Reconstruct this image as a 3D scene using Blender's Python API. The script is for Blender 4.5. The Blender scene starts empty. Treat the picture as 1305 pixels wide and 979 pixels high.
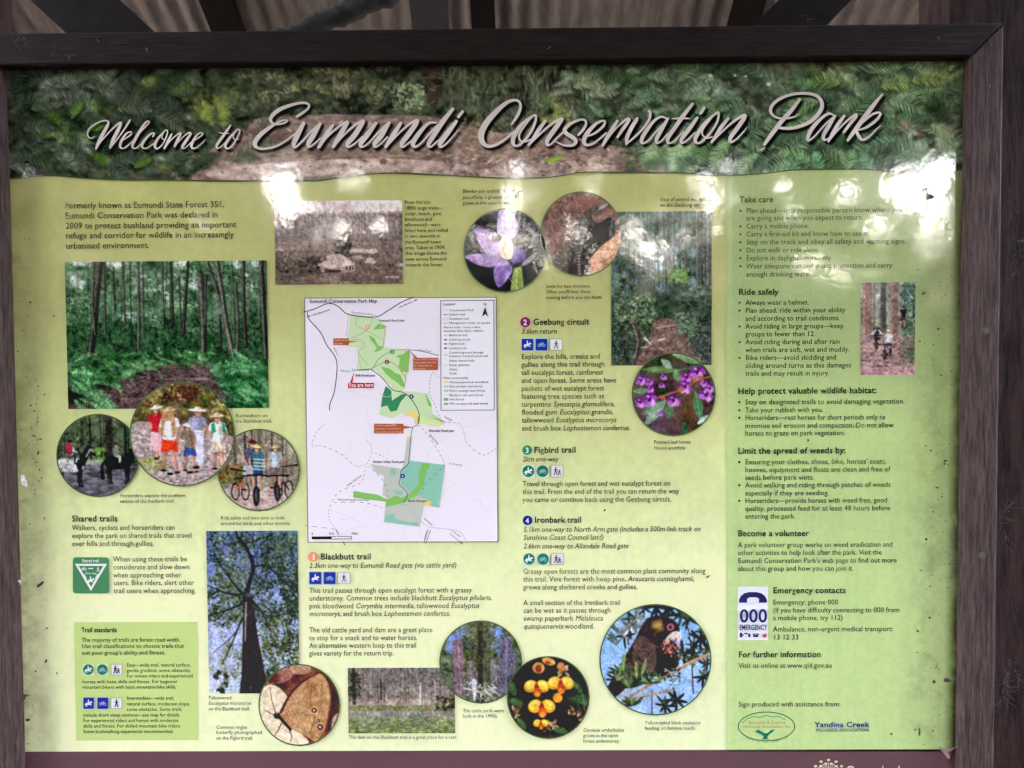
import bpy, math, random
import numpy as np
from mathutils import Matrix, Vector
R = math.radians
random.seed(7); rng = np.random.default_rng(7)
scn = bpy.context.scene
COL = scn.collection

# ------------------------------------------------------------------ camera
BASE = 1.0                                   # height of the lower edge of the green print above ground
CAM = np.array([0.06167011, -1.20752927, 0.62316505 + BASE])
PITCH, YAW, ROLL = -0.03114225, 0.00930575, 0.0063098
FPX, PCX, PCY = 979.0, 652.5, 489.5
def _rot():
    ca, sa = math.cos(PITCH), math.sin(PITCH); cb, sb = math.cos(YAW), math.sin(YAW); cc, sc = math.cos(ROLL), math.sin(ROLL)
    Rx = np.array([[1,0,0],[0,ca,-sa],[0,sa,ca]]); Rz = np.array([[cb,-sb,0],[sb,cb,0],[0,0,1]]); Ry = np.array([[cc,0,sc],[0,1,0],[-sc,0,cc]])
    return Rz @ Rx @ Ry
ROT = _rot()
cam_d = bpy.data.cameras.new('camera'); cam = bpy.data.objects.new('camera', cam_d); COL.objects.link(cam)
cam_d.sensor_width = 36.0; cam_d.lens = FPX/1305*36.0; cam_d.clip_start = 0.02; cam_d.clip_end = 500
m = Matrix.Identity(4)
for i in range(3):
    m[i][0] = ROT[i,0]; m[i][1] = ROT[i,2]; m[i][2] = -ROT[i,1]; m[i][3] = CAM[i]
cam.matrix_world = m
cam_d.dof.use_dof = True; cam_d.dof.focus_distance = 1.22; cam_d.dof.aperture_fstop = 11.0
scn.camera = cam

# ------------------------------------------------------------------ sky, sun, exposure (bright overcast day, sign in the shade of its roof)
SUN_EL, SUN_AZ = R(58), R(186)
w = bpy.data.worlds.new('World'); scn.world = w; w.use_nodes = True
nt = w.node_tree; bg = nt.nodes['Background']
sky = nt.nodes.new('ShaderNodeTexSky'); sky.sky_type = 'NISHITA'; sky.sun_disc = False
sky.sun_elevation = SUN_EL; sky.sun_rotation = SUN_AZ; sky.dust_density = 9.5; sky.air_density = 1.0; sky.ozone_density = 0.4
nt.links.new(sky.outputs[0], bg.inputs[0]); bg.inputs[1].default_value = 0.15
sun_d = bpy.data.lights.new('sun', 'SUN'); sun_d.energy = 0.5; sun_d.angle = R(12); sun_d.color = (1.0, 0.98, 0.96)
sun = bpy.data.objects.new('sun', sun_d); COL.objects.link(sun)
sun.location = (-1, -8, 14)
_sd = Vector((math.sin(SUN_AZ)*math.cos(SUN_EL), math.cos(SUN_AZ)*math.cos(SUN_EL), math.sin(SUN_EL)))
sun.rotation_euler = _sd.to_track_quat('Z', 'Y').to_euler()
scn.view_settings.view_transform = 'Standard'; scn.view_settings.look = 'None'
scn.view_settings.exposure = 6.25; scn.view_settings.gamma = 1.0
scn.render.engine = 'CYCLES'
scn.cycles.use_denoising = True; scn.cycles.denoiser = 'OPENIMAGEDENOISE'
scn.cycles.denoising_input_passes = 'RGB_ALBEDO_NORMAL'; scn.cycles.denoising_prefilter = 'NONE'
scn.cycles.max_bounces = 8; scn.cycles.diffuse_bounces = 5
scn.cycles.caustics_reflective = False; scn.cycles.caustics_refractive = False

# ------------------------------------------------------------------ helpers
def ray(x, y):
    d = ROT @ np.array([(x-PCX)/FPX, 1.0, -(y-PCY)/FPX]); return d
def P3(x, y, Y=0.0):                          # point of the photograph laid onto the plane at depth Y
    d = ray(x, y); t = (Y - CAM[1])/d[1]; return CAM + t*d
def P(x, y):
    q = P3(x, y); return q[0], q[2]
def lin(c):
    c = np.asarray(c, float)/255.0
    return np.where(c <= 0.04045, c/12.92, ((c+0.055)/1.055)**2.4)

def props(o, label=None, cat=None, group=None, kind=None):
    if label: o['label'] = label
    if cat: o['category'] = cat
    if group: o['group'] = group
    if kind: o['kind'] = kind
    return o
def empty(name, loc, label=None, cat=None, group=None):
    o = bpy.data.objects.new(name, None); COL.objects.link(o); o.location = loc; o.empty_display_size = 0.05
    return props(o, label, cat, group)
def add(name, verts, faces, mats, parent=None, label=None, midx=None, smooth=False, cols=None):
    """link one mesh; verts in world space, shifted to sit under the (unrotated) parents"""
    v = np.asarray(verts, float).reshape(-1, 3)
    off = np.zeros(3); p = parent
    while p is not None:
        off += np.array(p.location); p = p.parent
    v = v - off
    me = bpy.data.meshes.new(name)
    if isinstance(faces, np.ndarray):
        n, k = faces.shape
        me.vertices.add(len(v)); me.vertices.foreach_set('co', v.astype(np.float32).ravel())
        me.loops.add(n*k); me.loops.foreach_set('vertex_index', faces.astype(np.int32).ravel())
        me.polygons.add(n); me.polygons.foreach_set('loop_start', np.arange(0, n*k, k, dtype=np.int32))
        me.update(calc_edges=True)
    else:
        me.from_pydata([tuple(a) for a in v], [], [tuple(int(i) for i in f) for f in faces])
    if cols is not None:
        a = me.attributes.new('Col', 'FLOAT_COLOR', 'POINT')
        c4 = np.ones((len(v), 4), np.float32); c4[:, :3] = cols
        a.data.foreach_set('color', c4.ravel())
    for mm in (mats if isinstance(mats, (list, tuple)) else [mats]): me.materials.append(mm)
    if midx is not None: me.polygons.foreach_set('material_index', np.asarray(midx, np.int32))
    if smooth: me.polygons.foreach_set('use_smooth', np.ones(len(me.polygons), bool))
    me.update()
    o = bpy.data.objects.new(name, me); COL.objects.link(o)
    if parent is not None: o.parent = parent
    if label: o['label'] = label
    return o
class MB:
    def __init__(s): s.v = []; s.f = []
    def face(s, pts):
        n = len(s.v); s.v += [tuple(p) for p in pts]; s.f.append(list(range(n, n+len(pts))))
    def prism(s, a, b):                       # two matching rings of points
        n = len(s.v); k = len(a); s.v += [tuple(p) for p in a] + [tuple(p) for p in b]
        s.f.append(list(range(n+k-1, n-1, -1))); s.f.append(list(range(n+k, n+2*k)))
        for i in range(k):
            j = (i+1) % k; s.f.append([n+i, n+j, n+k+j, n+k+i])
    def box(s, x0, x1, y0, y1, z0, z1):
        s.prism([(x0,y0,z0),(x0,y1,z0),(x1,y1,z0),(x1,y0,z0)][::-1], [(x0,y0,z1),(x0,y1,z1),(x1,y1,z1),(x1,y0,z1)][::-1])
    def beam(s, a, b, wd, ht, up=(0,0,1)):
        a = Vector(a); b = Vector(b); d = (b-a).normalized(); sd = d.cross(Vector(up)).normalized(); u = sd.cross(d).normalized()
        q = [sd*(wd/2*i)+u*(ht/2*j) for i, j in ((-1,-1),(1,-1),(1,1),(-1,1))]
        s.prism([a+k for k in q], [b+k for k in q])
    def tube(s, pts, rad, seg=8):
        pts = [Vector(p) for p in pts]; rings = []
        for i, p in enumerate(pts):
            d = (pts[min(i+1, len(pts)-1)]-pts[max(i-1, 0)]).normalized()
            ref = Vector((0,0,1)) if abs(d.z) < 0.9 else Vector((1,0,0))
            x = d.cross(ref).normalized(); y = d.cross(x)
            r = rad[i] if isinstance(rad, (list, tuple)) else rad
            rings.append([p + x*(r*math.cos(2*math.pi*k/seg)) + y*(r*math.sin(2*math.pi*k/seg)) for k in range(seg)])
        n = len(s.v)
        for rg in rings: s.v += [tuple(q) for q in rg]
        for i in range(len(rings)-1):
            for k in range(seg):
                a = n+i*seg+k; b = n+i*seg+(k+1) % seg; s.f.append([a, b, b+seg, a+seg])
        s.f.append([n+k for k in range(seg)][::-1]); s.f.append([n+(len(rings)-1)*seg+k for k in range(seg)])
    def build(s, name, mat, parent=None, label=None, smooth=False):
        return add(name, s.v, s.f, mat, parent, label, smooth=smooth)
def bevel(o, wd, seg=2):
    b = o.modifiers.new('bevel', 'BEVEL'); b.width = wd; b.segments = seg; b.limit_method = 'ANGLE'; return o

# ------------------------------------------------------------------ materials
def newmat(name):
    mt = bpy.data.materials.new(name); mt.use_nodes = True
    return mt, mt.node_tree, mt.node_tree.nodes['Principled BSDF']
def noise(t, scale, detail=3, vec=None, rough=0.55):
    n = t.nodes.new('ShaderNodeTexNoise'); n.inputs['Scale'].default_value = scale; n.inputs['Detail'].default_value = detail
    n.inputs['Roughness'].default_value = rough
    if vec is None:
        g = t.nodes.new('ShaderNodeNewGeometry'); vec = g.outputs['Position']
    t.links.new(vec, n.inputs['Vector']); return n
def gloss(t, b):                              # laminated print under a slightly rippled clear film
    b.inputs['Roughness'].default_value = 0.09
    b.inputs['IOR'].default_value = 1.52
    n1 = noise(t, 75, 1.5); n2 = noise(t, 13, 1)
    bp1 = t.nodes.new('ShaderNodeBump'); bp1.inputs['Strength'].default_value = 1.0; bp1.inputs['Distance'].default_value = 0.00009
    bp2 = t.nodes.new('ShaderNodeBump'); bp2.inputs['Strength'].default_value = 1.0; bp2.inputs['Distance'].default_value = 0.00014
    t.links.new(n1.outputs['Fac'], bp1.inputs['Height']); t.links.new(n2.outputs['Fac'], bp2.inputs['Height'])
    t.links.new(bp2.outputs['Normal'], bp1.inputs['Normal']); t.links.new(bp1.outputs['Normal'], b.inputs['Normal'])
    # thin uneven film of dust makes the gloss patchy
    nd = noise(t, 28, 5); rmp = t.nodes.new('ShaderNodeMapRange')
    rmp.inputs['From Min'].default_value = 0.35; rmp.inputs['From Max'].default_value = 0.75
    rmp.inputs['To Min'].default_value = 0.05; rmp.inputs['To Max'].default_value = 0.105
    t.links.new(nd.outputs['Fac'], rmp.inputs['Value']); t.links.new(rmp.outputs['Result'], b.inputs['Roughness'])
_pm = {}
def ink(rgb):                                 # flat printed colour, given as its sRGB print value
    if rgb not in _pm:
        mt, t, b = newmat('ink'); c = lin(rgb); b.inputs['Base Color'].default_value = (*c, 1); gloss(t, b); _pm[rgb] = mt
    return _pm[rgb]
def print_mat():
    mt, t, b = newmat('colour_print'); a = t.nodes.new('ShaderNodeAttribute'); a.attribute_name = 'Col'
    t.links.new(a.outputs['Color'], b.inputs['Base Color']); gloss(t, b); return mt
PRINT = print_mat()
def plain(name, col, rough=0.8, var=0.25, scale=20, bump=0.0, stretch=None, spec=None):
    mt, t, b = newmat(name); b.inputs['Roughness'].default_value = rough
    if spec is not None: b.inputs['Specular IOR Level'].default_value = spec
    g = t.nodes.new('ShaderNodeNewGeometry'); vec = g.outputs['Position']
    if stretch:
        mp = t.nodes.new('ShaderNodeMapping'); mp.inputs['Scale'].default_value = stretch; t.links.new(vec, mp.inputs['Vector']); vec = mp.outputs['Vector']
    n = noise(t, scale, 6, vec, 0.62); cr = t.nodes.new('ShaderNodeValToRGB')
    c = np.array(col, float)
    cr.color_ramp.elements[0].position = 0.3; cr.color_ramp.elements[1].position = 0.72
    cr.color_ramp.elements[0].color = (*(c*(1-var)), 1); cr.color_ramp.elements[1].color = (*np.clip(c*(1+var), 0, 1), 1)
    t.links.new(n.outputs['Fac'], cr.inputs['Fac']); t.links.new(cr.outputs['Color'], b.inputs['Base Color'])
    if bump:
        bp = t.nodes.new('ShaderNodeBump'); bp.inputs['Distance'].default_value = bump; bp.inputs['Strength'].default_value = 0.7
        t.links.new(n.outputs['Fac'], bp.inputs['Height']); t.links.new(bp.outputs['Normal'], b.inputs['Normal'])
    return mt
M_FRAME_H = plain('shaded_brown_timber_across', (0.0125, 0.0062, 0.0048), 0.75, 0.85, 34, 0.003, (0.8, 6, 9), 0.14)  # same timber as the uprights; weaker light at the top put into its colour
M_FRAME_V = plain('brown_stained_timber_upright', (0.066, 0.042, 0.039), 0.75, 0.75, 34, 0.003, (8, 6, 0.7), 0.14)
M_POST = plain('red_brown_weathered_post', (0.031, 0.0165, 0.0155), 0.8, 0.75, 12, 0.003, (6, 6, 1), 0.12)
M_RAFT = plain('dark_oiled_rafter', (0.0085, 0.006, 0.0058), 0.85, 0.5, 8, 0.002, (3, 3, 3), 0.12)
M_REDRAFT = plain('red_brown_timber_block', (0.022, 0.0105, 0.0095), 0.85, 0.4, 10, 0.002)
M_ZINC = plain('dull_galvanised_sheet', (0.275, 0.243, 0.24), 0.55, 0.4, 9, 0.0, (4, 1, 1))
M_GROUND = plain('leaf_littered_earth', (0.022, 0.019, 0.016), 0.95, 0.5, 3, 0.02)
M_STEEL = plain('rusty_steel', (0.07, 0.052, 0.048), 0.45, 0.4, 300)
M_LEAF = plain('eucalypt_foliage', (0.036, 0.043, 0.026), 0.6, 0.5, 1.5)
M_TRUNK = plain('grey_bark', (0.06, 0.05, 0.042), 0.9, 0.4, 6, 0.01, (4, 4, 1))
M_WEB = plain('dusty_cobweb', (0.10, 0.094, 0.092), 0.9, 0.3, 60)
M_DRY = plain('dry_pinkish_leaf', (0.36, 0.24, 0.21), 0.7, 0.35, 60)
M_BROWNLEAF = plain('brown_dead_leaf', (0.11, 0.06, 0.05), 0.7, 0.4, 120)
M_MOSS = plain('cobwebbed_lichen_bark', (0.013, 0.0125, 0.0105), 0.95, 0.7, 45, 0.006)
M_GRIME = plain('dark_grime', (0.06, 0.062, 0.035), 0.9, 0.4, 200)
M_BACK = plain('aluminium_sign_back', (0.4, 0.4, 0.4), 0.5, 0.1, 5)

# ------------------------------------------------------------------ ground
gs = 60.0; n = 60
gx, gy = np.meshgrid(np.linspace(-gs, gs, n+1), np.linspace(-gs, gs, n+1))
gz = 0.05*np.sin(gx*0.31)*np.cos(gy*0.23) - 0.05
gz[(abs(gx) < 5) & (abs(gy) < 5)] = 0.0
ii = np.arange(n*(n+1)).reshape(n, n+1)[:, :-1].ravel()
props(add('ground', np.stack([gx, gy, gz], -1).reshape(-1, 3), np.stack([ii, ii+1, ii+n+2, ii+n+1], 1), M_GROUND, smooth=True), kind='structure')

# ------------------------------------------------------------------ shelter: gable roof over the sign
RIDGE_Y, EAVE_Y, EAVE_Z, SLOPE = 0.15, -2.05, 2.575, math.tan(R(30))
RIDGE_Z = EAVE_Z + (RIDGE_Y-EAVE_Y)*SLOPE
BACK_Y = 2.6
def roof_z(y): return RIDGE_Z - abs(y-RIDGE_Y)*SLOPE
shel = empty('shelter_roof', (0, RIDGE_Y, 0), 'corrugated metal gable roof on dark rafters above the park sign', 'roof')
def sheet(name, y0, y1, lift):
    xs = np.arange(-2.6, 2.6001, 0.076/8); amp = 0.009
    z = amp*np.cos(2*np.pi*xs/0.076)
    rows = []
    for y in (y0, y1):
        for dz in (0.0, 0.0015):
            rows.append(np.stack([xs, np.full_like(xs, y), roof_z(y)+lift+z+dz], 1))
    v = np.concatenate(rows); k = len(xs); i = np.arange(k-1)
    f = np.concatenate([np.stack([i, i+1, 2*k+i+1, 2*k+i], 1), np.stack([k+i, 3*k+i, 3*k+i+1, k+i+1], 1)])
    return add(name, v, f, M_ZINC, shel, smooth=True)
sheet('roof_sheet', EAVE_Y, RIDGE_Y-0.004, 0.02); sheet('roof_sheet', RIDGE_Y+0.004, BACK_Y, 0.02)
b = MB(); b.tube([(-2.6, RIDGE_Y, RIDGE_Z+0.02), (2.6, RIDGE_Y, RIDGE_Z+0.02)], 0.05, 10); b.build('ridge_cap', M_ZINC, shel)
def slope_beam(x, wd, ht, y0, y1, mat=M_RAFT, name='rafter', drop=0.0):
    b = MB(); zo = -0.008-ht/2/math.cos(R(30)) - drop
    b.beam((x, y0, roof_z(y0)+zo), (x, y1, roof_z(y1)+zo), wd, ht)
    return b.build(name, mat, shel)
def x_on_roof(px, py):                        # where a sight line meets the back slope
    d = ray(px, py); t = (RIDGE_Z + RIDGE_Y*SLOPE - CAM[2] - SLOPE*CAM[1]) / (d[2] + SLOPE*d[1]); return (CAM + t*d)
XR = {}
for px in (617, 293, 943, -20, 1258):
    x = x_on_roof(px, 20)[0]
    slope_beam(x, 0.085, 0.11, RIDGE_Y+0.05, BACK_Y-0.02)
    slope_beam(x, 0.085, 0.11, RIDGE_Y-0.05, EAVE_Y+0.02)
# red-brown block fixed beside the middle rafter
q0, q1 = P3(517, -10, 1.15), P3(571, 60, 1.15)
b = MB(); b.prism([tuple(P3(516, -60, 1.15)), tuple(P3(569, -60, 1.15)), tuple(P3(574, 90, 1.15)), tuple(P3(530, 90, 1.15))],
                  [tuple(P3(516, -60, 1.15)+[0, .05, 0]), tuple(P3(569, -60, 1.15)+[0, .05, 0]), tuple(P3(574, 90, 1.15)+[0, .05, 0]), tuple(P3(530, 90, 1.15)+[0, .05, 0])])
b.build('hanging_block', M_REDRAFT, shel)
def nail(name, px, py, Y, r=0.006, mat=M_ZINC, par=None):
    q = P3(px, py, Y); b = MB(); b.tube([q+[0, 0.004, 0], q+[0, -0.002, 0]], r, 8); return b.build(name, mat, par)
for a in ((545, 28), (610, 24), (620, 20)): pass
# slanting braces, both sides, falling inward behind the sign
for pts in (((30, -40), (86, -40), (178, 43), (250, 110), (190, 110)), ((1194, -40), (1078, -40), (950, 90), (1000, 95))):
    pass
def brace(a, bq, Y, wd, dep):
    A = P3(*a, Y); B = P3(*bq, Y); b = MB(); b.beam(A, B, dep, wd, up=(0, 0, 1)); return b.build('brace', M_RAFT, shel)
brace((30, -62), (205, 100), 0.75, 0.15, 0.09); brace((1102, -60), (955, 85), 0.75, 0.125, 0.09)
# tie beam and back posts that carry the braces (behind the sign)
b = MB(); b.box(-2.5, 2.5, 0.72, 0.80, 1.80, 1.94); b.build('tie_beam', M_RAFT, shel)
for x in (-2.45, 2.45):
    for y in (EAVE_Y+0.25, BACK_Y-0.35):
        b = MB(); b.box(x-0.06, x+0.06, y-0.06, y+0.06, -0.05, roof_z(y)-0.13); b.build('post', M_POST, shel)
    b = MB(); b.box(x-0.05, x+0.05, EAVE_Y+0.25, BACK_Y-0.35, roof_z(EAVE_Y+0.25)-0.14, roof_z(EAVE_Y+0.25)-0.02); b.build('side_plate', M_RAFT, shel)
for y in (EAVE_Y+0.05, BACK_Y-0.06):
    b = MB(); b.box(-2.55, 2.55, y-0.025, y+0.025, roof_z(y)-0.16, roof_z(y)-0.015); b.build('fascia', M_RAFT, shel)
# lichen-covered stick lying across under the roof
pts = []
for i in range(26):
    t = i/25; q = P3(505-150*t, -12+66*t, 1.0) + rng.normal(0, 0.0018, 3); pts.append(q)
b = MB(); b.tube(pts, [float(0.027+0.007*rng.random()+0.004*math.sin(i*0.8)) for i in range(26)], 9)
stick = props(b.build('lichened_branch', M_MOSS, smooth=True), 'dark lichen-covered branch slanting across under the metal roof left of centre', 'branch')

# ------------------------------------------------------------------ sign posts (the frame hangs on these)
pl = P3(1211, 10, 0.035)[0]
b = MB(); b.box(pl, pl+0.17, 0.035, 0.135, -0.05, roof_z(0.085)-0.02)
props(bevel(b.build('timber_post', M_POST), 0.004), 'red-brown timber post with cobwebs behind right side of sign frame', 'post', 'posts carrying the sign')
b = MB(); b.box(-0.98, -0.81, 0.035, 0.135, -0.05, roof_z(0.085)-0.02)
props(bevel(b.build('timber_post', M_POST), 0.004), 'dark timber post behind the left side of sign frame', 'post', 'posts carrying the sign')

# ------------------------------------------------------------------ mitred timber frame
D = 0.022
frame = empty('sign_frame', (0, 0, BASE), 'mitred dark brown timber frame around the green park information sign', 'frame')
ztop_in = P3(640, 77.0, -D)[2]; xr_in = 0.75; xl_in = -0.735
xr_out = 0.5*(P3(1284, 26, -D)[0]+P3(1263, 979, -D)[0]); ztop_out = P3(700, 34.8, -D)[2]
fw = xr_out-xr_in; fh = ztop_out-ztop_in; xl_out = xl_in-fw
zb_in = BASE-0.115; zb_out = zb_in-fh; Yb = 0.03; g = 0.0006
def rail(name, poly, mat):
    b = MB(); b.prism([(x, -D, z) for x, z in poly], [(x, Yb, z) for x, z in poly]); return bevel(b.build(name, mat, frame), 0.003)
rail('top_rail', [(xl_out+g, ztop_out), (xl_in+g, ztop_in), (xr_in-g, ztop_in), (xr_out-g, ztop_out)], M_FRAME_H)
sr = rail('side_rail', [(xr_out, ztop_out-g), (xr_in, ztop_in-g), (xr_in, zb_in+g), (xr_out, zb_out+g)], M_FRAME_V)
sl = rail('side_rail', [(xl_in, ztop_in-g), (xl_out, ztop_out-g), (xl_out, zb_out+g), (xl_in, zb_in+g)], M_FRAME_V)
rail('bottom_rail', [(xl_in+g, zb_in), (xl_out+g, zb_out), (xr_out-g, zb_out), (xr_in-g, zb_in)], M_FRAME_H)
def screw(px, py):
    q = P3(px, py, -D); bb = MB(); bb.tube([(q[0], -D-0.0012, q[2]), (q[0], -D+0.006, q[2])], 0.0042, 12)
    o = bb.build('screw', M_STEEL, sr, smooth=False)
    r2 = MB(); k = 20
    for i in range(k):
        a0, a1 = 2*math.pi*i/k, 2*math.pi*(i+1)/k
        r2.face([(q[0]+0.0044*math.cos(a0), -D-0.0007, q[2]+0.0044*math.sin(a0)), (q[0]+0.0058*math.cos(a0), -D-0.0007, q[2]+0.0058*math.sin(a0)),
                 (q[0]+0.0058*math.cos(a1), -D-0.0007, q[2]+0.0058*math.sin(a1)), (q[0]+0.0044*math.cos(a1), -D-0.0007, q[2]+0.0044*math.sin(a1))])
    r2.build('screw_recess', M_GRIME, sr)
screw(1251.4, 707.7); screw(1256.5, 421)

# ------------------------------------------------------------------ woodland in front of the sign (seen only as reflections, and as the light between its leaves)
gaps = [(352,238,15,18,.04),(368,250,12,34,.0),(366,285,8,12,.1),(338,214,10,8,.1),(388,225,6,6,.2),(435,231,8,7,.0),(456,228,8,8,.05),(434,290,14,11,.0),(482,289,11,12,.03),(392,266,11,8,.15),(410,300,26,8,.4),
        (660,215,9,10,.03),(652,258,9,30,.12),(682,238,9,9,.1),(640,308,24,22,.38),(606,306,9,12,.12),(765,214,8,8,.0),(755,240,9,10,.1),(735,300,5,20,.2),(678,300,8,16,.3),
        (836,332,26,22,.3),(806,300,16,22,.4),(870,300,12,26,.45),(885,233,9,7,.0),(905,256,10,22,.03),(905,290,8,14,.35),(930,215,8,6,.1),(945,222,5,4,.1),(1000,236,8,6,.15),(1078,246,13,15,.05),(1120,290,15,15,.05),(1168,240,42,22,.0),(1202,216,20,30,.0),(1185,262,26,14,.03),(1148,262,12,12,.1),
        (1068,350,18,15,.08),(1026,338,16,12,.08),(1050,330,10,8,.2),(1108,345,13,11,.1),(1176,310,10,9,.1),(1190,300,22,36,.45),(1200,390,16,40,.5),(980,360,8,8,.3),(1170,560,9,8,.2),(1080,470,16,26,.6),(560,225,7,7,.2),(700,470,18,34,.6),(690,330,8,9,.25),(860,410,10,12,.35),(1010,270,7,9,.3),(970,300,6,12,.4)]
WY = -10.0
def mirror_hit(px, py):                       # where the reflected sight line reaches the wood
    d = ray(px, py); t = -CAM[1]/d[1]; q = CAM + t*d; d2 = np.array([d[0], -d[1], d[2]]); s = (WY - q[1])/d2[1]; return q + s*d2
G = []
for px, py, rx, ry, op in gaps:
    c = mirror_hit(px, py); e = mirror_hit(px+rx, py); u = mirror_hit(px, py-ry)
    G.append((c[0], c[2], abs(e[0]-c[0]), abs(u[2]-c[2]), op))
wr = np.random.default_rng(11)
NL = 165000
lx = wr.uniform(-17, 17, NL); ly = WY + wr.normal(0, 0.5, NL); top = 8.7 + 0.4*np.sin(lx*0.8) + 0.7*np.sin(lx*2.1+1)
lz = np.where(np.arange(NL) % 3 == 0, wr.uniform(0, 2.4, NL), wr.uniform(0.0, 1, NL)**0.9*top)
keep = np.ones(NL, bool)
vz = CAM[2]
for cx_, cz_, rx_, rz_, op in G:                  # gaps narrow with depth towards the sign, as seen through the crown
    k = (WY-CAM[1]*-1)/1.0
    sc_ = (ly + CAM[1])/(WY + CAM[1])
    mx = CAM[0] + (cx_-CAM[0])*sc_; mz = CAM[2] + (cz_-CAM[2])*sc_
    keep &= (wr.random(NL) < op*0.55) | (((lx-mx)/(rx_*1.15))**2 + ((lz-mz)/(rz_*1.15))**2 > wr.uniform(0.7, 1.2, NL))
lx, ly, lz = lx[keep], ly[keep], lz[keep]; NL = len(lx)
sz = wr.uniform(0.05, 0.14, NL); an = wr.uniform(0, 2*np.pi, NL); tl = wr.uniform(-0.7, 0.7, NL)
ax = np.stack([np.cos(an)*np.cos(tl), np.sin(tl), np.sin(an)*np.cos(tl)], 1); bx = np.stack([-np.sin(an), 0*an, np.cos(an)], 1)
NC = 20000                                     # unseen canopy added over the clearing to shade its ground
lx = np.concatenate([lx, wr.uniform(-16, 16, NC)]); cyy = wr.uniform(-10.5, -3.6, NC); ly = np.concatenate([ly, cyy])
lz = np.concatenate([lz, 7.2 + 0.5*np.sin(lx[-NC:]*0.7) + (-3.6-cyy)*0.08 + wr.uniform(0, 1.6, NC)]); NL = len(lx)
sz = np.concatenate([sz, wr.uniform(0.13, 0.22, NC)]); an = wr.uniform(0, 2*np.pi, NL); tl = np.concatenate([tl, wr.uniform(-0.7, 0.7, NC)])
ax = np.stack([np.cos(an)*np.cos(tl), np.sin(tl), np.sin(an)*np.cos(tl)], 1); bx = np.stack([-np.sin(an), 0*an, np.cos(an)], 1)
flat_ = np.arange(NL) >= NL-NC                 # added canopy leaves lie flatter
ax[flat_] = ax[flat_][:, [0, 2, 1]]; bx[flat_] = bx[flat_][:, [0, 2, 1]]
c = np.stack([lx, ly, lz], 1); A = ax*sz[:, None]*1.35; B = bx*sz[:, None]*0.55
lv = np.stack([c-A, c-B, c+A, c+B], 1).reshape(-1, 3)
props(add('woodland_foliage', lv, np.arange(NL*4).reshape(-1, 4), M_LEAF), 'open eucalypt woodland foliage facing the sign, with unseen canopy added for shade', 'woodland', kind='stuff')
NB = 60000                                     # and the same wood behind the shelter
bx0 = wr.uniform(-17, 17, NB); by0 = 8.0 + wr.normal(0, 0.6, NB); bz0 = wr.uniform(0, 1, NB)**0.9*8.0; oc = np.arange(NB) % 3 == 0
by0 = np.where(oc, wr.uniform(3.2, 9, NB), by0); bz0 = np.where(oc, 7.4+wr.uniform(0, 1.6, NB), bz0)
sz = wr.uniform(0.09, 0.2, NB); an = wr.uniform(0, 2*np.pi, NB); tl = wr.uniform(-0.7, 0.7, NB)
ax = np.stack([np.cos(an)*np.cos(tl), np.sin(tl), np.sin(an)*np.cos(tl)], 1); bx = np.stack([-np.sin(an), 0*an, np.cos(an)], 1)
ax[oc] = ax[oc][:, [0, 2, 1]]; bx[oc] = bx[oc][:, [0, 2, 1]]
c = np.stack([bx0, by0, bz0], 1); A = ax*sz[:, None]*1.35; B = bx*sz[:, None]*0.55
props(add('woodland_foliage', np.stack([c-A, c-B, c+A, c+B], 1).reshape(-1, 3), np.arange(NB*4).reshape(-1, 4), M_LEAF), 'eucalypt woodland foliage behind the shelter', 'woodland', kind='stuff')
b = MB()
for i in range(46):
    x = wr.uniform(-17, 17); y = WY + wr.uniform(-1.5, 0.5)
    if any(abs(x-g_[0]) < g_[2]+0.12 for g_ in G): continue
    h = wr.uniform(5, 7.5); r = wr.uniform(0.05, 0.16)
    b.tube([(x, y, -0.1), (x+wr.normal(0, .1), y, h*0.5), (x+wr.normal(0, .25), y, h)], [r, r*0.8, r*0.4], 7)
props(b.build('woodland_trunks', M_TRUNK, smooth=True), 'thin trunks of the open woodland facing the sign', 'woodland', kind='stuff')

# ------------------------------------------------------------------ the sign: every print area is a flat mesh on the panel
sign = empty('information_sign', (0, 0, BASE), 'large green park information sign with map, photographs and trail text', 'sign')
xbl, xbr = -0.768, 0.756
b = MB(); b.box(xbl, xbr, 0.0, 0.004, zb_in-0.02, P3(640, 84, 0)[2]+0.03); b.build('backing_sheet', M_BACK, sign)
LAY = 0.0004

# ---- print values: S is how much of the paper's brightness reaches the eye at each height (used only to read
# the paper's own colour off the photograph: colour on paper = colour seen / light)
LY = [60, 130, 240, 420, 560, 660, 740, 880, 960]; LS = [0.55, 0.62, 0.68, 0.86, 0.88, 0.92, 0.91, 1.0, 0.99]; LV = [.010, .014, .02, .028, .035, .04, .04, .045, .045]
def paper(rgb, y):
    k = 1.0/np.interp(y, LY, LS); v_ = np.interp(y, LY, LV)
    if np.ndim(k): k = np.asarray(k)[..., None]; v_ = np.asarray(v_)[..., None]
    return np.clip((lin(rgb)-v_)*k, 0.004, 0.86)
def enc(l):
    l = np.asarray(l); return tuple(int(round(float(q)*255)) for q in np.where(l <= 0.0031308, l*12.92, 1.055*l**(1/2.4)-0.055))
def inkat(rgb, y): return ink(enc(np.clip(paper(rgb, round(y/60)*60), 0, 0.86)))

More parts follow.
